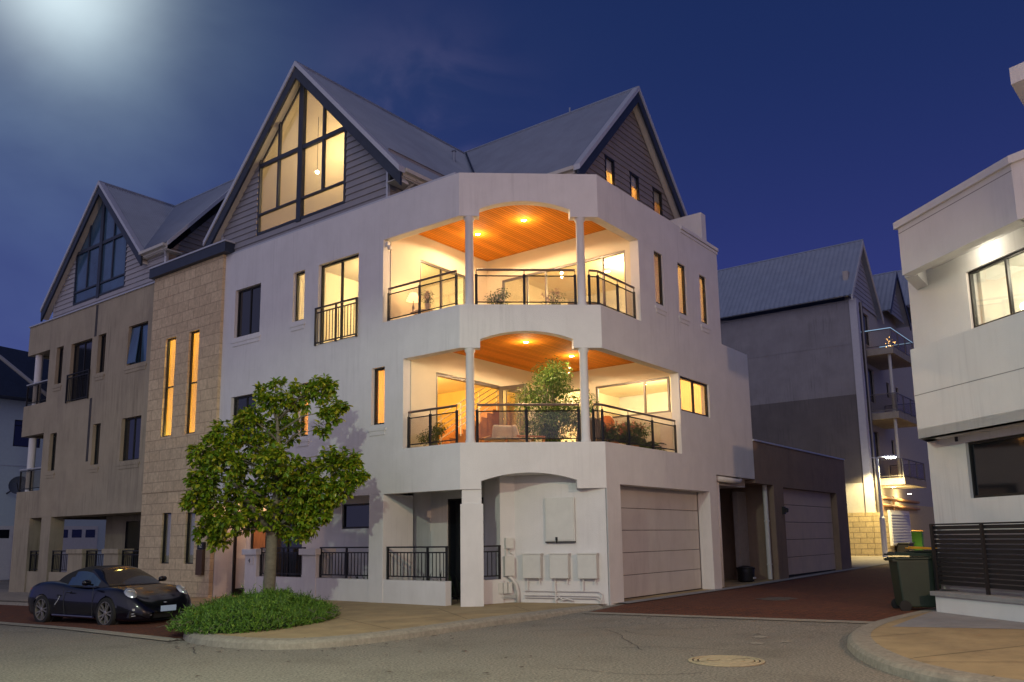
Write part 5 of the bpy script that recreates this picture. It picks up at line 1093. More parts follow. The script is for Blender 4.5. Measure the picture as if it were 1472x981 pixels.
# ---------------------------------------------------------------- potted plants and furniture
def bush(name, label, loc, s, n, size, leafm, pot=None, group=None, shape='ball', flowers=None, ph=.25, pr=.16, seed=1, cat='plant'):
    rg = random.Random(seed); t = local_root(name, label, cat, loc, 0, group)
    if pot:
        mb = MB(); mb.lathe((0,0,0), [(pr*.7,0), (pr,ph*.9), (pr*1.08,ph), (pr*.9,ph), (pr*.85,ph-.03), (0,ph-.03)], 18); mb.build('pot', M[pot], t, smooth=True, auto=40)
    z0 = ph if pot else 0; mb = MB(); st = MB()
    if shape == 'ball':
        for i in range(9):
            d = Vector((rg.uniform(-1,1)*s*.45, rg.uniform(-1,1)*s*.45, z0+rg.uniform(.35,1)*s)); st.tube([(0,0,z0-.02), tuple(d*.5+Vector((0,0,z0*.5))), tuple(d)], [.012,.009,.004], 5)
            leaves(mb, d, n//9, s*.36, size, .8, .3, rg)
    elif shape == 'tall':
        for i in range(44):
            h = rg.uniform(.12,1)*s; w = s*.26*(.75+.5*math.sin(h/s*PI)); d = Vector((rg.uniform(-1,1)*w, rg.uniform(-1,1)*w, z0+h)); st.tube([(rg.uniform(-.05,.05),rg.uniform(-.05,.05),z0), (d.x*.3,d.y*.3,z0+h*.6), tuple(d)], [.02,.013,.005], 5)
            leaves(mb, d, n//44, s*.155, size, 1., .7, rg)
    elif shape == 'palm':
        for i in range(18):
            a = rg.uniform(0,2*PI); L = s*rg.uniform(.7,1.1); el = rg.uniform(.5,1.3); prev = Vector((0,0,z0)); 
            for j in range(7):
                f = (j+1)/7; q = Vector((math.cos(a)*math.cos(el)*L*f, math.sin(a)*math.cos(el)*L*f, z0+math.sin(el)*L*f-.55*L*f*f)); sd = Vector((-math.sin(a), math.cos(a), 0))
                st.tube([tuple(prev), tuple(q)], .005, 4)
                for g in (-1, 1): w = (sd*g+(q-prev).normalized()*.8).normalized()*s*.22*(1.2-f); c2 = Vector((0,0,.01)); mb.add([q-c2, q+c2, q+w-Vector((0,0,.03)), prev+w*.9-Vector((0,0,.03))], [(0,1,2), (0,2,3)])
                prev = q
    elif shape == 'strap':
        for i in range(n):
            a = rg.uniform(0,2*PI); L = s*rg.uniform(.6,1.1); sp = rg.uniform(.15,.7); d = Vector((math.cos(a), math.sin(a), 0)); sd = Vector((-math.sin(a), math.cos(a), 0))*size; b0 = Vector((rg.uniform(-.4,.4)*pr*4, rg.uniform(-.4,.4)*pr*4, z0))
            mb.add([b0-sd, b0+sd, b0+d*sp*L*.5+Vector((0,0,L*.7))+sd*.8, b0+d*sp*L*.5+Vector((0,0,L*.7))-sd*.8, b0+d*sp*L+Vector((0,0,L*.85))], [(0,1,2,3), (3,2,4)])
    if st.v: st.build('stem', M['bark'], t)
    mb.build('foliage', M[leafm], t)
    if flowers:
        mb = MB()
        for i in range(22):
            q = Vector((rg.uniform(-1,1)*s*.5, rg.uniform(-1,1)*s*.5, z0+rg.uniform(.5,1.15)*s)); leaves(mb, q, 9, .035, .05, 1, 0, rg)
        mb.build('flowers', M[flowers], t)
    return t
F1 = 3.42; F2z = 6.72
bush('weeping_fig', 'tall leafy potted fig tree behind the railing of the lower balcony', (17.8,12.27,F1), 2.15, 9500, .078, 'ficus', 'terracotta', shape='tall', ph=.35, pr=.22, seed=4)
bush('potted_shrub', 'fine-leaved trailing plant at the left end of the lower balcony', (14.95,13.75,F1+.05), .5, 1500, .05, 'plant', 'terracotta', seed=2)
bush('flower_pot', 'pink flowers in a pot against the right railing of the lower balcony', (18.75,10.42,F1+.10), .60, 1100, .075, 'plant', 'terracotta', flowers='petal', seed=8)
bush('flower_pot', 'leafy pot with a few pink flowers nearest the right column, lower balcony', (17.7,10.40,F1+.1), .42, 600, .07, 'plant', 'terracotta', flowers='petal', seed=9)
bush('potted_palm', 'feathery palm in the right end of the lower balcony', (19.75,10.6,F1), .95, 0, .1, 'plant', 'terracotta', shape='palm', seed=10)
bush('potted_palm', 'small palm hidden behind the feathery palm at the right end', (20.2,10.9,F1), .75, 0, .1, 'plant', 'terracotta', shape='palm', seed=13)
bush('potted_shrub', 'small upright plant left of centre on the upper balcony', (15.5,12.15,F2z+.05), .45, 420, .07, 'plant', 'terracotta', ph=.22, seed=3)
bush('potted_shrub', 'small reddish plant right of centre on the upper balcony', (16.25,11.1,F2z), .42, 200, .06, 'plant', 'terracotta', ph=.22, flowers='petal2', seed=6)
bush('vase_of_flowers', 'cream flowers in a vase on the round table of the upper balcony', (15.15,14.2,F2z+.52), .28, 160, .06, 'plant', 'cushion', ph=.2, pr=.08, flowers='petal2', seed=7, cat='flowers')
for x, y, l in ((15.3,16.4,'strap-leaved plant in the courtyard behind the railing left of the square column'), (15.2,13.7,'spiky plants in the courtyard behind the railing beside the corner column')):
    bush('courtyard_plant', l, (x,y,0), .8, 46, .016, 'darkplant', None, shape='strap', pr=.3, seed=int(x*10), group=None)
# table lamp and round table on the upper balcony
t = local_root('side_table', 'round wrought metal table at the left end of the upper balcony', 'table', (15.2,14.3,F2z)); mb = MB(); mb.lathe((0,0,0), [(.34,.49), (.35,.505), (.34,.52), (0,.52)], 24); mb.build('tabletop', M['cushion'], t)
for k in range(3): a = 2*PI*k/3; mb = MB(); mb.tube([(.30*math.cos(a),.30*math.sin(a),0), (.12*math.cos(a),.12*math.sin(a),.25), (.28*math.cos(a),.28*math.sin(a),.49)], .012, 6); mb.build('leg', M['black'], t)
t = local_root('table_lamp', 'lit table lamp with a fabric shade on the round table', 'lamp', (15.05,14.62,F2z+.52)); mb = MB(); mb.lathe((0,0,0), [(.08,0), (.08,.02), (.02,.05), (.035,.15), (.012,.24), (.012,.36)], 14); mb.build('base', M['rail'], t, smooth=True)
mb = MB(); mb.lathe((0,0,0), [(.19,.34), (.09,.54)], 22); mb.build('lamp_shade', M['shade'], t, smooth=True); point_light('lamp_glow', (15.05,14.62,F2z+.52+.62), (1,.66,.30), 9, .04)
def chair(label, loc, rz, fm, cm, s=1, wide=.62, group=None):
    t = local_root('armchair', label, 'armchair', loc, rz, group); w = wide/2
    mb = MB(); mb.box(-w,w,-.32,.30,.34,.46); mb.build('seat', M[cm], t, bevel=.04)
    mb = MB(); mb.hexa([(-w,.24,.42), (w,.24,.42), (w,.36,.42), (-w,.36,.42)], [(-w,.38,.88), (w,.38,.88), (w,.50,.86), (-w,.50,.86)]); mb.build('backrest', M[cm], t, bevel=.05)
    for sx in (-1, 1): mb = MB(); mb.box(sx*(w+.05)-.03, sx*(w+.05)+.03, -.36, .42, .56, .60); mb.build('armrest', M[fm], t, bevel=.01)
    for sx in (-1, 1):
        for y in (-.32,.34): mb = MB(); mb.box(sx*(w+.05)-.025, sx*(w+.05)+.025, y-.025, y+.025, 0, .56); mb.build('leg', M[fm], t)
    return t
chair('timber armchair with pale cushions behind the middle of the lower railing', (16.6,13.1,F1), R(150), 'wood', 'cushion')
chair('second pale-cushioned timber chair, right of the first, lower balcony', (17.0,12.5,F1), R(60), 'wood', 'cushion')
chair('dark woven armchair behind the right column of the upper balcony', (17.6,11.2,F2z), R(-60), 'black', 'darkfab')
t = local_root('coffee_table', 'low pale table between the chairs of the lower balcony', 'table', (16.1,12.4,F1)); mb = MB(); mb.box(-.5,.5,-.35,.35,.42,.47); mb.build('tabletop', M['cushion'], t, bevel=.01)
for x in (-.45,.45):
    for y in (-.3,.3): mb = MB(); mb.box(x-.025,x+.025,y-.025,y+.025,0,.42); mb.build('leg', M['wood'], t)
# covered barbecue
t = local_root('barbecue', 'barbecue under a brown fabric cover beside the right column', 'barbecue', (17.75,11.0,F1), R(20)); mb = MB(); mb.hexa([(-.68,-.34,.12), (.68,-.34,.12), (.68,.34,.12), (-.68,.34,.12)], [(-.56,-.28,.95), (.50,-.28,.98), (.50,.22,1.02), (-.56,.22,1.0)]); mb.build('cover', M['darkfab'], t, bevel=.10)
for x in (-.5,.5): mb = MB(); mb.lathe((x,-.2,.06), [(.03,-.02), (.06,-.02), (.06,.02), (.03,.02)], 12, 'x'); mb.build('wheel', M['rubber'], t)
# wicker lantern and basket on a dark bench
t = local_root('bench', 'dark low bench carrying the lantern and basket on the lower balcony', 'bench', (19.6,11.3,F1), R(0)); mb = MB(); mb.box(-.9,1.0,-.3,.3,.62,.72); mb.build('seat', M['darkfab'], t, bevel=.03)
for x in (-.8,.9): mb = MB(); mb.box(x-.05,x+.05,-.28,.28,0,.62); mb.build('leg', M['frame'], t)
t = local_root('lantern', 'orange glowing woven lantern standing beside the basket, lower balcony', 'lantern', (18.75,11.15,F1+.72)); mb = MB(); mb.lathe((0,0,0), [(.14,0), (.20,.10), (.20,.34), (.13,.46), (.05,.48)], 18); mb.build('shade', mat('orange_glass', (.65,.16,.03), .5, noise=.3, nscale=14, emit=(1,.25,.04), estr=.35), t, smooth=True)
mb = MB(); mb.lathe((0,0,.16), [(.03,0), (.03,.09), (0,.12)], 8); mb.build('candle', M['pvc'], t); point_light('candle_glow', (19.0,10.95,F1+1.0), (1,.4,.1), 1.2, .03)
t = local_root('basket', 'round wicker basket with leaves on the bench beside the lantern', 'basket', (19.75,11.1,F1+.72)); mb = MB(); mb.lathe((0,0,0), [(.18,0), (.28,.18), (.30,.30), (.27,.31), (.25,.20), (0,.18)], 20); mb.build('bowl', M['wicker'], t, smooth=True); mb = MB(); leaves(mb, (0,0,.32), 240, .22, .07, .45); mb.build('foliage', M['plant'], t)
t = local_root('beach_ball', 'round smoked globe resting at the right end of the upper balcony', 'globe', (17.6,10.75,F2z+.0)); mb = MB(); mb.lathe((0,0,.33), [(.33*math.sin(PI*k/14), -.33*math.cos(PI*k/14)) for k in range(15)], 20); t.name = 'egg_chair'; t['label'] = 'round dark woven pod seat at the right end of the upper balcony'; t['category'] = 'seat'; mb.build('shell', M['darkfab'], t, smooth=True); mb = MB(); mb.lathe((0,0,0), [(.2,0), (.2,.03), (.05,.05)], 14); mb.build('base', M['black'], t)
# fallen leaves on the road
rg = random.Random(21)
mb = MB()
for i in range(70):
    x, y = rg.uniform(6,15), rg.uniform(2,13)
    if rg.random() < .5: x, y = rg.choice(kl); x -= rg.uniform(.0,.5); y -= rg.uniform(0,.4)
    z = max(zr(x,y), -9)+.012; a = rg.uniform(0,6.3); s = rg.uniform(.03,.07); c_, s_ = math.cos(a)*s, math.sin(a)*s; mb.add([(x-c_,y-s_,z), (x+s_*.4,y-c_*.4,z+.008), (x+c_,y+s_,z), (x-s_*.4,y+c_*.4,z+.008)], [(0,1,2,3)])
o = mb.build('fallen_leaves', M['darkfab']); tag(o, 'scattered dry fallen leaves on the asphalt along the kerb', 'leaves'); o['kind'] = 'stuff'
# ---------------------------------------------------------------- parked convertible
def interp(tab, x):
    if x <= tab[0][0]: return tab[0][1]
    for (a, u), (b, v) in zip(tab[:-1], tab[1:]):
        if x <= b:
            return u+(v-u)*(x-a)/(b-a)
    return tab[-1][1]
def crom(tab, x):
    if x <= tab[0][0]: return tab[0][1]
    for i in range(len(tab)-1):
        (a, u), (b, v) = tab[i], tab[i+1]
        if x <= b:
            m0 = (v-tab[i-1][1])/(b-tab[i-1][0]) if i else (v-u)/(b-a); m1 = (tab[i+2][1]-u)/(tab[i+2][0]-a) if i+2 < len(tab) else (v-u)/(b-a)
            h = b-a; t = (x-a)/h; return (2*t**3-3*t*t+1)*u+(t**3-2*t*t+t)*h*m0+(-2*t**3+3*t*t)*v+(t**3-t*t)*h*m1
    return tab[-1][1]
def car():
    t = local_root('parked_car', 'dark navy soft-top sports convertible parked on the brick bay', 'car', (9.62,17.25,-.205), R(-84))
    paint = mat('midnight_blue_paint', (.0015,.0015,.006), .3, metal=0., spec=.2, coat=.75); s = .95
    hc = [(-3.46,.60),(-3.40,.72),(-3.2,.86),(-2.9,.92),(-2.4,.95),(-1.0,.90),(-.5,.89),(-.2,.86),(.1,.80),(.45,.70),(.68,.59),(.82,.48),(.90,.38),(.93,.30)]
    hf = [(-3.46,.60),(-3.38,.74),(-3.15,.86),(-2.8,.92),(-2.4,.945),(-2.0,.92),(-1.5,.865),(-1.0,.845),(-.5,.85),(-.1,.855),(.2,.83),(.5,.745),(.7,.62),(.82,.50),(.90,.38),(.93,.30)]
    hw = [(-3.46,.55),(-3.42,.68),(-3.3,.79),(-3.0,.865),(-2.6,.895),(-2.2,.895),(-1.6,.865),(-1.0,.86),(-.4,.875),(0,.885),(.3,.87),(.55,.82),(.75,.72),(.87,.58),(.93,.44)]
    zb = [(-3.46,.42),(-3.2,.28),(-2.9,.20),(.5,.17),(.75,.17),(.93,.20)]
    xs = []; x = -3.46
    while x < .931: xs.append(x); x += .02 if x > .45 or x < -3.1 else .04
    NJ = 30; grid = []
    for x in xs:
        w = crom(hw, x); c = crom(hc, x); f = crom(hf, x); b = crom(zb, x); mid = b+(f-b)*.55
        cp = [(0,c), (w*.35,c-.004), (w*.62,(c+f*1.0)/2+.004), (w*.80,f), (w*.93,f-.07*(f-b)/.65), (w*.99,mid+.06*(f-b)/.65), (w,mid-.08), (w*.975,b+.10), (w*.93,b), (w*.6,b-.01)]
        P = [Vector(cp[0])]+[Vector(q) for q in cp]+[Vector(cp[-1])]; row = []
        for j in range(NJ+1):
            u = j/NJ*(len(cp)-1); i = min(int(u), len(cp)-2); q = u-i; p0, p1, p2, p3 = P[i:i+4]
            v = .5*((2*p1)+(-p0+p2)*q+(2*p0-5*p1+4*p2-p3)*q*q+(-p0+3*p1-3*p2+p3)*q**3); row.append((v.x, v.y))
        grid.append(row)
    RA = .345
    def arch(x, z): return any((x-a)**2+(z-.33)**2 < RA**2 for a in (0, -2.415))
    mb = MB()
    for sg in (-1, 1):
        b0 = len(mb.v)
        for x, row in zip(xs, grid):
            for (y, z) in row:
                X, Z = x, z
                if y > .6:
                    for a in (0, -2.415):
                        d = math.hypot(x-a, z-.33)
                        if RA*.90 < d < RA*1.08: k = RA/d; X = a+(x-a)*k; Z = .33+(z-.33)*k
                X = X if X > -2.8 else -2.8+(X+2.8)*.72
                mb.v.append((X*s, sg*y*s, Z*s))
        for i in range(len(xs)-1):
            for j in range(NJ):
                xm = (xs[i]+xs[i+1])/2; zm = (grid[i][j][1]+grid[i+1][j+1][1])/2; ym = grid[i][j][0]
                if ym > .55 and arch(xm, zm): continue
                a = b0+i*(NJ+1)+j; mb.f.append((a, a+1, a+NJ+2, a+NJ+1))
    body = mb.build('body', paint, t, smooth=True)
    mb = MB(); mb.box(-3.0*s, .62*s, -.55*s, .55*s, .16*s, .5*s)
    for a in (0, -2.415):
        for sg in (-1, 1): mb.lathe((a*s, sg*.66*s, .33*s), [(.0,-.10), (.36*s,-.10), (.36*s,.12)], 20, 'y')
    mb.build('underbody', M['dark'], t)
    # cabin: windscreen, side glass and fabric roof share one surface
    roof = [(-2.55,.90),(-2.35,.99),(-2.05,1.14),(-1.75,1.24),(-1.42,1.29),(-1.1,1.275),(-.93,1.23),(-.60,1.06),(-.24,.86)]
    wid = [(-2.55,.52),(-2.35,.60),(-2.0,.70),(-1.2,.76),(-.6,.76),(-.28,.66)]
    def sec(x, j, n=20):
        zt = crom(roof, x); w = crom(wid, x); base = .84; u = j/n; h = zt-base
        if u < .5:
            q = u/.5; y = w-(w*.26)*q*min(1, h/.4); z = base+(h-.07*min(1,h/.4))*q
        else:
            q = (u-.5)/.5; a = q*PI/2; y0 = w-(w*.26)*min(1, h/.4); y = y0*math.cos(a)**.75 if q < 1 else 0; z = zt-.07*min(1,h/.4)*(1-math.sin(a)**1.0)
        return (x*s, y*s, z*s)
    parts = {'windscreen': MB(), 'side_window-1': MB(), 'side_window1': MB(), 'soft_top': MB(), 'windscreen_frame': MB()}
    cx = [-2.55+.0456*i for i in range(51)]
    for sg in (-1, 1):
        for i in range(50):
            xm = (cx[i]+cx[i+1])/2
            for j in range(20):
                q = [sec(cx[i],j), sec(cx[i+1],j), sec(cx[i+1],j+1), sec(cx[i],j+1)]; q = [(a, sg*b, c) for a, b, c in q]; zm = sum(p[2] for p in q)/4/s
                rel = j/20
                if xm > -.98: k = 'windscreen' if (rel > .50 and xm < -.33) else ('side_window' if rel < .43 and xm < -.55 and zm > .87 else 'windscreen_frame')
                elif -1.72 < xm and rel < .44 and zm > .87 and zm < 1.18 and not (xm < -1.58 and zm > 1.06): k = 'side_window'
                elif xm > -1.06: k = 'windscreen_frame'
                else: k = 'soft_top'
                parts[k+str(sg) if k == 'side_window' else k].add(q, [(0,1,2,3)])
    ms = {'windscreen': M['darkglass'], 'side_window': mat('car_side_glass', (.05,.10,.16), .04, spec=1., metal=.5), 'soft_top': mat('black_canvas', (.012,.012,.014), .85, bump=.3, bscale=200), 'windscreen_frame': paint}
    for k, m_ in parts.items(): k = k.rstrip('-1'); m_.build(k, ms[k], t, smooth=True)
    # wheels
    for a, sg in ((0,-1), (0,1), (-2.415,-1), (-2.415,1)):
        c = Vector((a*s, sg*.80*s, .325*s)); wt = 1
        mb = MB(); mb.lathe(tuple(c), [(.22,-.11), (.31,-.115), (.325,-.08), (.325,.06), (.31,.09), (.245,.095), (.232,.08), (.232,-.10)], 32, 'y', cap=False); mb.v = [(x, c.y+(y-c.y)*(1 if sg > 0 else -1), z) for x, y, z in mb.v]
        for i in range(len(mb.v)): x, y, z = mb.v[i]; mb.v[i] = (c.x+(x-c.x)*s, y, c.z+(z-c.z)*s)
        w = mb.build('wheel', M['rubber'], t, smooth=True, auto=40)
        mb = MB()
        mb.lathe((0,0,0), [(.245*s,.0), (.245*s,.088), (.226*s,.088), (.218*s,.0)], 32, 'y', cap=False)
        for k in range(10):
            an = 2*PI*(k//2)/5+(.17 if k % 2 else -.17); d = Vector((math.cos(an),0,math.sin(an))); d2 = Vector((math.cos(an+.05*(1 if k%2 else -1)),0,math.sin(an+.05*(1 if k%2 else -1)))); n = Vector((-d.z,0,d.x))*.013
            mb.hexa([tuple(d*.04-n+Vector((0,.045,0))), tuple(d*.04+n+Vector((0,.045,0))), tuple(d*.04+n+Vector((0,.075,0))), tuple(d*.04-n+Vector((0,.075,0)))], [tuple(d2*.222*s-n+Vector((0,.055,0))), tuple(d2*.222*s+n+Vector((0,.055,0))), tuple(d2*.222*s+n+Vector((0,.083,0))), tuple(d2*.222*s-n+Vector((0,.083,0)))])
        mb.lathe((0,0,0), [(.045,.03), (.05,.08), (.02,.088), (0,.088)], 12, 'y')
        mb.v = [(c.x+x, c.y+y*sg, c.z+z) for x, y, z in mb.v]; mb.build('rim', mat('dark_alloy', (.30,.28,.26), .4, metal=.7), w)
        mb = MB(); mb.lathe((0,0,0), [(0,-.02), (.17,-.02)], 20, 'y'); mb.v = [(c.x+x, c.y+y*sg, c.z+z) for x, y, z in mb.v]; mb.build('brake_disc', M['frame'], w)
    # lamps and trim
    for sg in (-1, 1):
        mb = MB(); n = 22; c = Vector((.50*s, sg*.650*s, .728*s)); fx = Vector((.72,sg*.28,-.62)).normalized(); up = Vector((.35,sg*-.1,.75)); up = (up-fx*up.dot(fx)).normalized(); nr = fx.cross(up)
        N_ = (up.cross(nr)); nn = Vector((.52,sg*.38,.76)).normalized(); ax1 = (Vector((.80,sg*.05,-.55))); ax1 = (ax1-nn*ax1.dot(nn)).normalized(); ax2 = nn.cross(ax1)
        for r, h in ((1,-.03), (1,.018), (.75,.045), (.4,.06), (0.001,.065)):
            for k in range(n): a = 2*PI*k/n; mb.v.append(tuple(c+ax1*math.cos(a)*.185*r*s+ax2*math.sin(a)*.115*r*s+nn*(h-.005)*s))
        for i in range(4):
            for k in range(n): mb.f.append((i*n+k, i*n+(k+1)%n, (i+1)*n+(k+1)%n, (i+1)*n+k))
        h = mb.build('headlight', mat('headlight_lens', (.42,.44,.44), .1, metal=.5, coat=1.), t, smooth=True)
        mb = MB(); mb.lathe(tuple(c+nn*.045*s-ax1*.03), [(.0,.02), (.045,.012), (.05,0)], 14, 'z'); mb.build('lens', M['pvc'], h, smooth=True)
        # front intakes with silver bars
        mb = MB(); mb.hexa([(.80*s,sg*.34*s,.22*s), (.70*s,sg*.80*s,.24*s), (.60*s,sg*.78*s,.24*s), (.70*s,sg*.34*s,.22*s)], [(.862*s,sg*.34*s,.36*s), (.705*s,sg*.78*s,.38*s), (.60*s,sg*.76*s,.38*s), (.70*s,sg*.34*s,.36*s)]); f = mb.build('air_intake', M['black'], t)
        mb = MB()
        for z in (.275, .32): mb.tube([(.855*s,sg*.36*s,z*s), (.80*s,sg*.58*s,z*s), (.735*s,sg*.76*s,z*s)], .009, 6)
        mb.build('bars', M['trim'], f)
        mb = MB(); mb.hexa([(.868*s,sg*.36*s,.365*s), (.755*s,sg*.74*s,.385*s), (.70*s,sg*.74*s,.385*s), (.80*s,sg*.36*s,.365*s)], [(.862*s,sg*.36*s,.405*s), (.750*s,sg*.74*s,.425*s), (.70*s,sg*.74*s,.425*s), (.80*s,sg*.36*s,.405*s)]); mb.build('indicator_lamp', mat('clear_indicator', (.5,.5,.48), .15, coat=1), t)
        # mirror
        mb = MB(); c = Vector((-.62*s, sg*.95*s, .955*s)); mb.lathe((0,0,0), [(.0,-.10), (.05,-.085), (.068,-.02), (.062,.06), (.03,.09), (0,.095)], 12, 'y'); mb.v = [tuple(c+Vector((x*.8,y,z*.9))) for x, y, z in mb.v]; mb.tube([(-.62*s,sg*.80*s,.90*s), tuple(c-Vector((0,sg*.03,.03)))], .022, 6); mb.build('wing_mirror', paint, t, smooth=True)
        # side intake behind the door with a bright blade
        mb = MB(); P_ = lambda x, z, o: (x*s, sg*(.882+o)*s, z*s)
        mb.add([P_(-1.84,.68,-.012), P_(-1.70,.66,-.014), P_(-1.92,.40,-.004), P_(-1.99,.46,-.004)], [(0,1,2,3)]); mb.build('side_intake', M['black'], t)
        mb = MB(); mb.tube([P_(-1.74,.64,-.012), P_(-1.80,.55,-.008), P_(-1.90,.45,-.002)], .010, 6); mb.build('intake_blade', M['trim'], t)
        mb = MB(); mb.tube([P_(-.52,.84,-.03), P_(-.50,.60,-.008), P_(-.48,.24,-.006)], .005, 4); mb.tube([P_(-1.62,.84,-.02), P_(-1.60,.60,-.012), P_(-1.52,.24,-.01)], .005, 4); mb.build('door_seam', M['black'], t)
        mb = MB(); mb.tube([P_(-1.48,.735,-.005), P_(-1.30,.74,-.005)], .016, 8); mb.build('door_handle', paint, t)
        mb = MB(); mb.tube([P_(-.02,.20,-.03) if False else P_(-.42,.225,.005), P_(-1.95,.225,.005)], .022, 8); mb.build('sill', mat('sill_trim', (.03,.03,.06), .25, coat=1), t)
        mb = MB(); mb.hexa([(-3.20*s,sg*.50*s,.66*s), (-3.04*s,sg*.815*s,.68*s), (-3.0*s,sg*.80*s,.68*s), (-3.1*s,sg*.5*s,.66*s)], [(-3.23*s,sg*.50*s,.79*s), (-3.03*s,sg*.805*s,.80*s), (-3.0*s,sg*.79*s,.80*s), (-3.1*s,sg*.5*s,.79*s)]); mb.build('tail_light', mat('red_lens', (.35,.02,.02), .15, coat=1), t)
    mb = MB(); mb.box(.70*s, .84*s, -.30*s, .30*s, .20*s, .33*s); mb.build('grille', M['black'], t)
    mb = MB(); mb.box(.915*s, .925*s, -.19*s, .19*s, .335*s, .455*s); f = mb.build('number_plate', mat('plate_blue_white', (.42,.55,.78), .5), t)
    mb = MB(); mb.box(.85*s, .914*s, -.16*s, .16*s, .35*s, .43*s); mb.build('holder', M['black'], f)
    mb = MB(); mb.tube([(.78*s,-.62*s,.175*s), (.88*s,-.40*s,.168*s), (.91*s,0,.165*s), (.88*s,.40*s,.168*s), (.78*s,.62*s,.175*s)], .016, 6); mb.build('front_lip', paint, t)
    mb = MB(); mb.lathe((.80*s,0,.515*s), [(.035,0), (.03,.008), (0,.01)], 12); mb.build('bonnet_badge', M['trim'], t)
    # papers behind the windscreen
    mb = MB(); mb.box(-1.15*s, -.75*s, .25*s, .60*s, .95*s, .96*s); mb.build('headrest', M['dark'], t)
car()

# ---------------------------------------------------------------- camera
f_, py_, pitch, roll, yaw = 1197.25, 574.403, R(9.428), -.0143, R(37.283)
fw = Vector((0.784905187779239, 0.5975713128109917, 0.16380589825334574)); rt = Vector((0.6075575233207712, -0.7941500751398133, -0.01412494289402729)); up = Vector((-0.12164580573767496, -0.1106082468027445, 0.9863914606715))
cd_ = bpy.data.cameras.new('camera'); cam = bpy.data.objects.new('camera', cd_); C.objects.link(cam)
cam.matrix_world = Matrix(((rt.x,up.x,-fw.x,0), (rt.y,up.y,-fw.y,0), (rt.z,up.z,-fw.z,1.5), (0,0,0,1)))
cd_.sensor_width = 36; cd_.lens = f_/1472*36; cd_.shift_y = (py_-490.5)/1472; cd_.clip_start = .05; cd_.clip_end = 2000
S.camera = cam
# ---------------------------------------------------------------- dusk sky
W = bpy.data.worlds.new('World'); S.world = W; W.use_nodes = True; nt = W.node_tree; N = nt.nodes; L = nt.links
bg = N['Background']; tc = N.new('ShaderNodeTexCoord'); nv = N.new('ShaderNodeVectorMath'); nv.operation = 'NORMALIZE'; L.new(tc.outputs['Generated'], nv.inputs[0]); D = nv.outputs['Vector']
def math_(op, a, b=None, c=None, clamp=False):
    n = N.new('ShaderNodeMath'); n.operation = op; n.use_clamp = clamp
    for i, v in enumerate((a, b, c)):
        if v is None: continue
        if isinstance(v, (int, float)): n.inputs[i].default_value = v
        else: L.new(v, n.inputs[i])
    return n.outputs[0]
def dot(v):
    n = N.new('ShaderNodeVectorMath'); n.operation = 'DOT_PRODUCT'; L.new(D, n.inputs[0]); n.inputs[1].default_value = tuple(Vector(v).normalized()); return n.outputs['Value']
def lobe(v, k):   # exp(-k(1-cos))
    return math_('POWER', 2.718281828, math_('MULTIPLY', math_('SUBTRACT', dot(v), 1.), k))
def scale(col, f):
    n = N.new('ShaderNodeVectorMath'); n.operation = 'SCALE'; n.inputs[0].default_value = col
    if isinstance(f, (int, float)): n.inputs['Scale'].default_value = f
    else: L.new(f, n.inputs['Scale'])
    return n.outputs['Vector']
def add(a, b):
    n = N.new('ShaderNodeVectorMath'); n.operation = 'ADD'; L.new(a, n.inputs[0]); L.new(b, n.inputs[1]); return n.outputs['Vector']
sx = N.new('ShaderNodeSeparateXYZ'); L.new(D, sx.inputs[0]); z = sx.outputs[2]
cr = N.new('ShaderNodeValToRGB'); cr.color_ramp.interpolation = 'B_SPLINE'; cr.color_ramp.elements[0].position = 0; cr.color_ramp.elements[0].color = (.052,.060,.25,1); cr.color_ramp.elements[1].position = .72; cr.color_ramp.elements[1].color = (.009,.021,.092,1)
e = cr.color_ramp.elements.new(.30); e.color = (.023,.033,.16,1); e = cr.color_ramp.elements.new(.5); e.color = (.011,.026,.107,1); L.new(z, cr.inputs['Fac'])
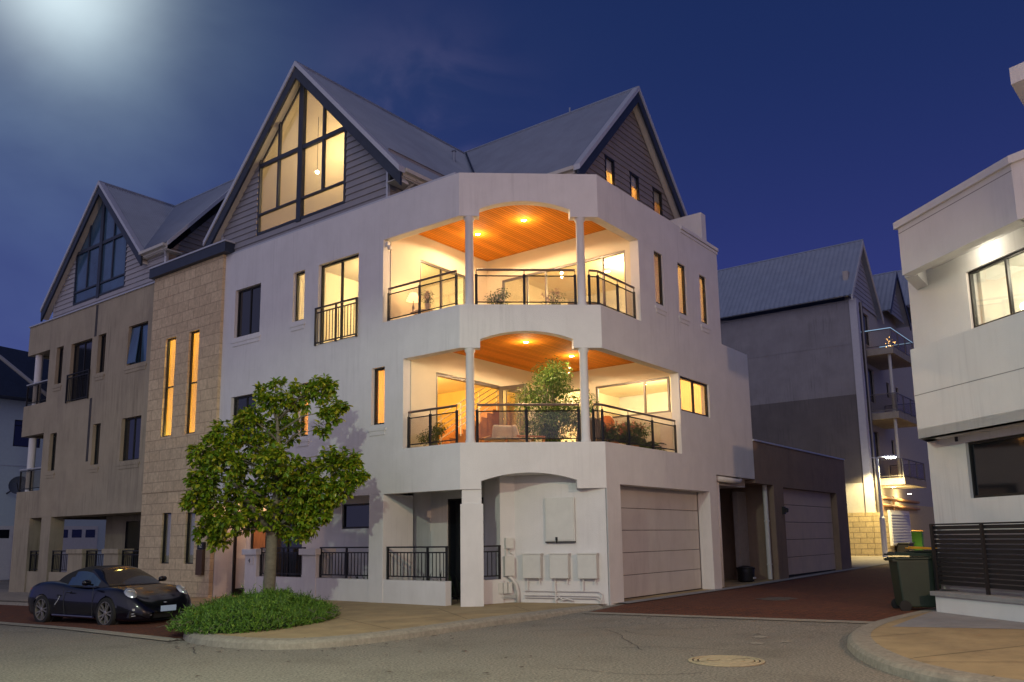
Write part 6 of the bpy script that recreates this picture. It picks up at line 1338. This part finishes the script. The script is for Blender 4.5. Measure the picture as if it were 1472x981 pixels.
def cloud(scale_, lo, hi, seed):
    mp = N.new('ShaderNodeMapping'); mp.inputs['Location'].default_value = (seed, seed*.7, 0); mp.inputs['Scale'].default_value = (1,1,1.8); L.new(D, mp.inputs['Vector'])
    n = N.new('ShaderNodeTexNoise'); n.inputs['Scale'].default_value = scale_; n.inputs['Detail'].default_value = 5; n.inputs['Roughness'].default_value = .5; n.inputs['Distortion'].default_value = .4; L.new(mp.outputs['Vector'], n.inputs['Vector'])
    m = N.new('ShaderNodeMapRange'); m.interpolation_type = 'SMOOTHSTEP'; m.inputs['From Min'].default_value = lo; m.inputs['From Max'].default_value = hi; L.new(n.outputs['Fac'], m.inputs['Value']); return m.outputs['Result']
def pxdir(px, py): return fw*f_+rt*(px-736)-up*(py-py_)
c1 = math_('MULTIPLY_ADD', cloud(3.0,.3,.72,1.3), .75, .45)
tot = cr.outputs['Color']
tot = add(tot, scale((.62,.72,.70), lobe(pxdir(85,-40), 420)))  # this and the next lobe draw street lamp glare into the sky
tot = add(tot, scale((.120,.160,.155), math_('MULTIPLY', lobe(pxdir(110,-10), 110), c1)))
tot = add(tot, scale((.038,.060,.080), math_('MULTIPLY', lobe(pxdir(-150,430), 11), c1)))
tot = add(tot, scale((.055,.042,.06), math_('MULTIPLY', lobe(pxdir(590,190), 220), cloud(9,.35,.65,4.1))))
back = math_('POWER', math_('MAXIMUM', dot((-.95,-.12,.28)), 0.), 1.6)
tot = add(tot, scale(TWI, back))
L.new(tot, bg.inputs['Color']); bg.inputs['Strength'].default_value = 1.0
# last glow of dusk from behind the camera: one broad, weak sun
sd = bpy.data.lights.new('dusk_sun', 'SUN'); sd.energy = SUN_E; sd.angle = R(50); sd.color = (1, .86, .90); so = bpy.data.objects.new('dusk_sun', sd); C.objects.link(so); so.rotation_euler = Vector((.80,.45,-.40)).to_track_quat('-Z', 'Y').to_euler()
S.view_settings.view_transform = 'Standard'; S.view_settings.look = 'None'; S.view_settings.exposure = 0; S.view_settings.gamma = 1
S.cycles.use_denoising = True
S.cycles.max_bounces = 6; S.cycles.diffuse_bounces = 3; S.cycles.transparent_max_bounces = 16; S.cycles.sample_clamp_indirect = 6
try: S.cycles.use_light_tree = True
except Exception: pass
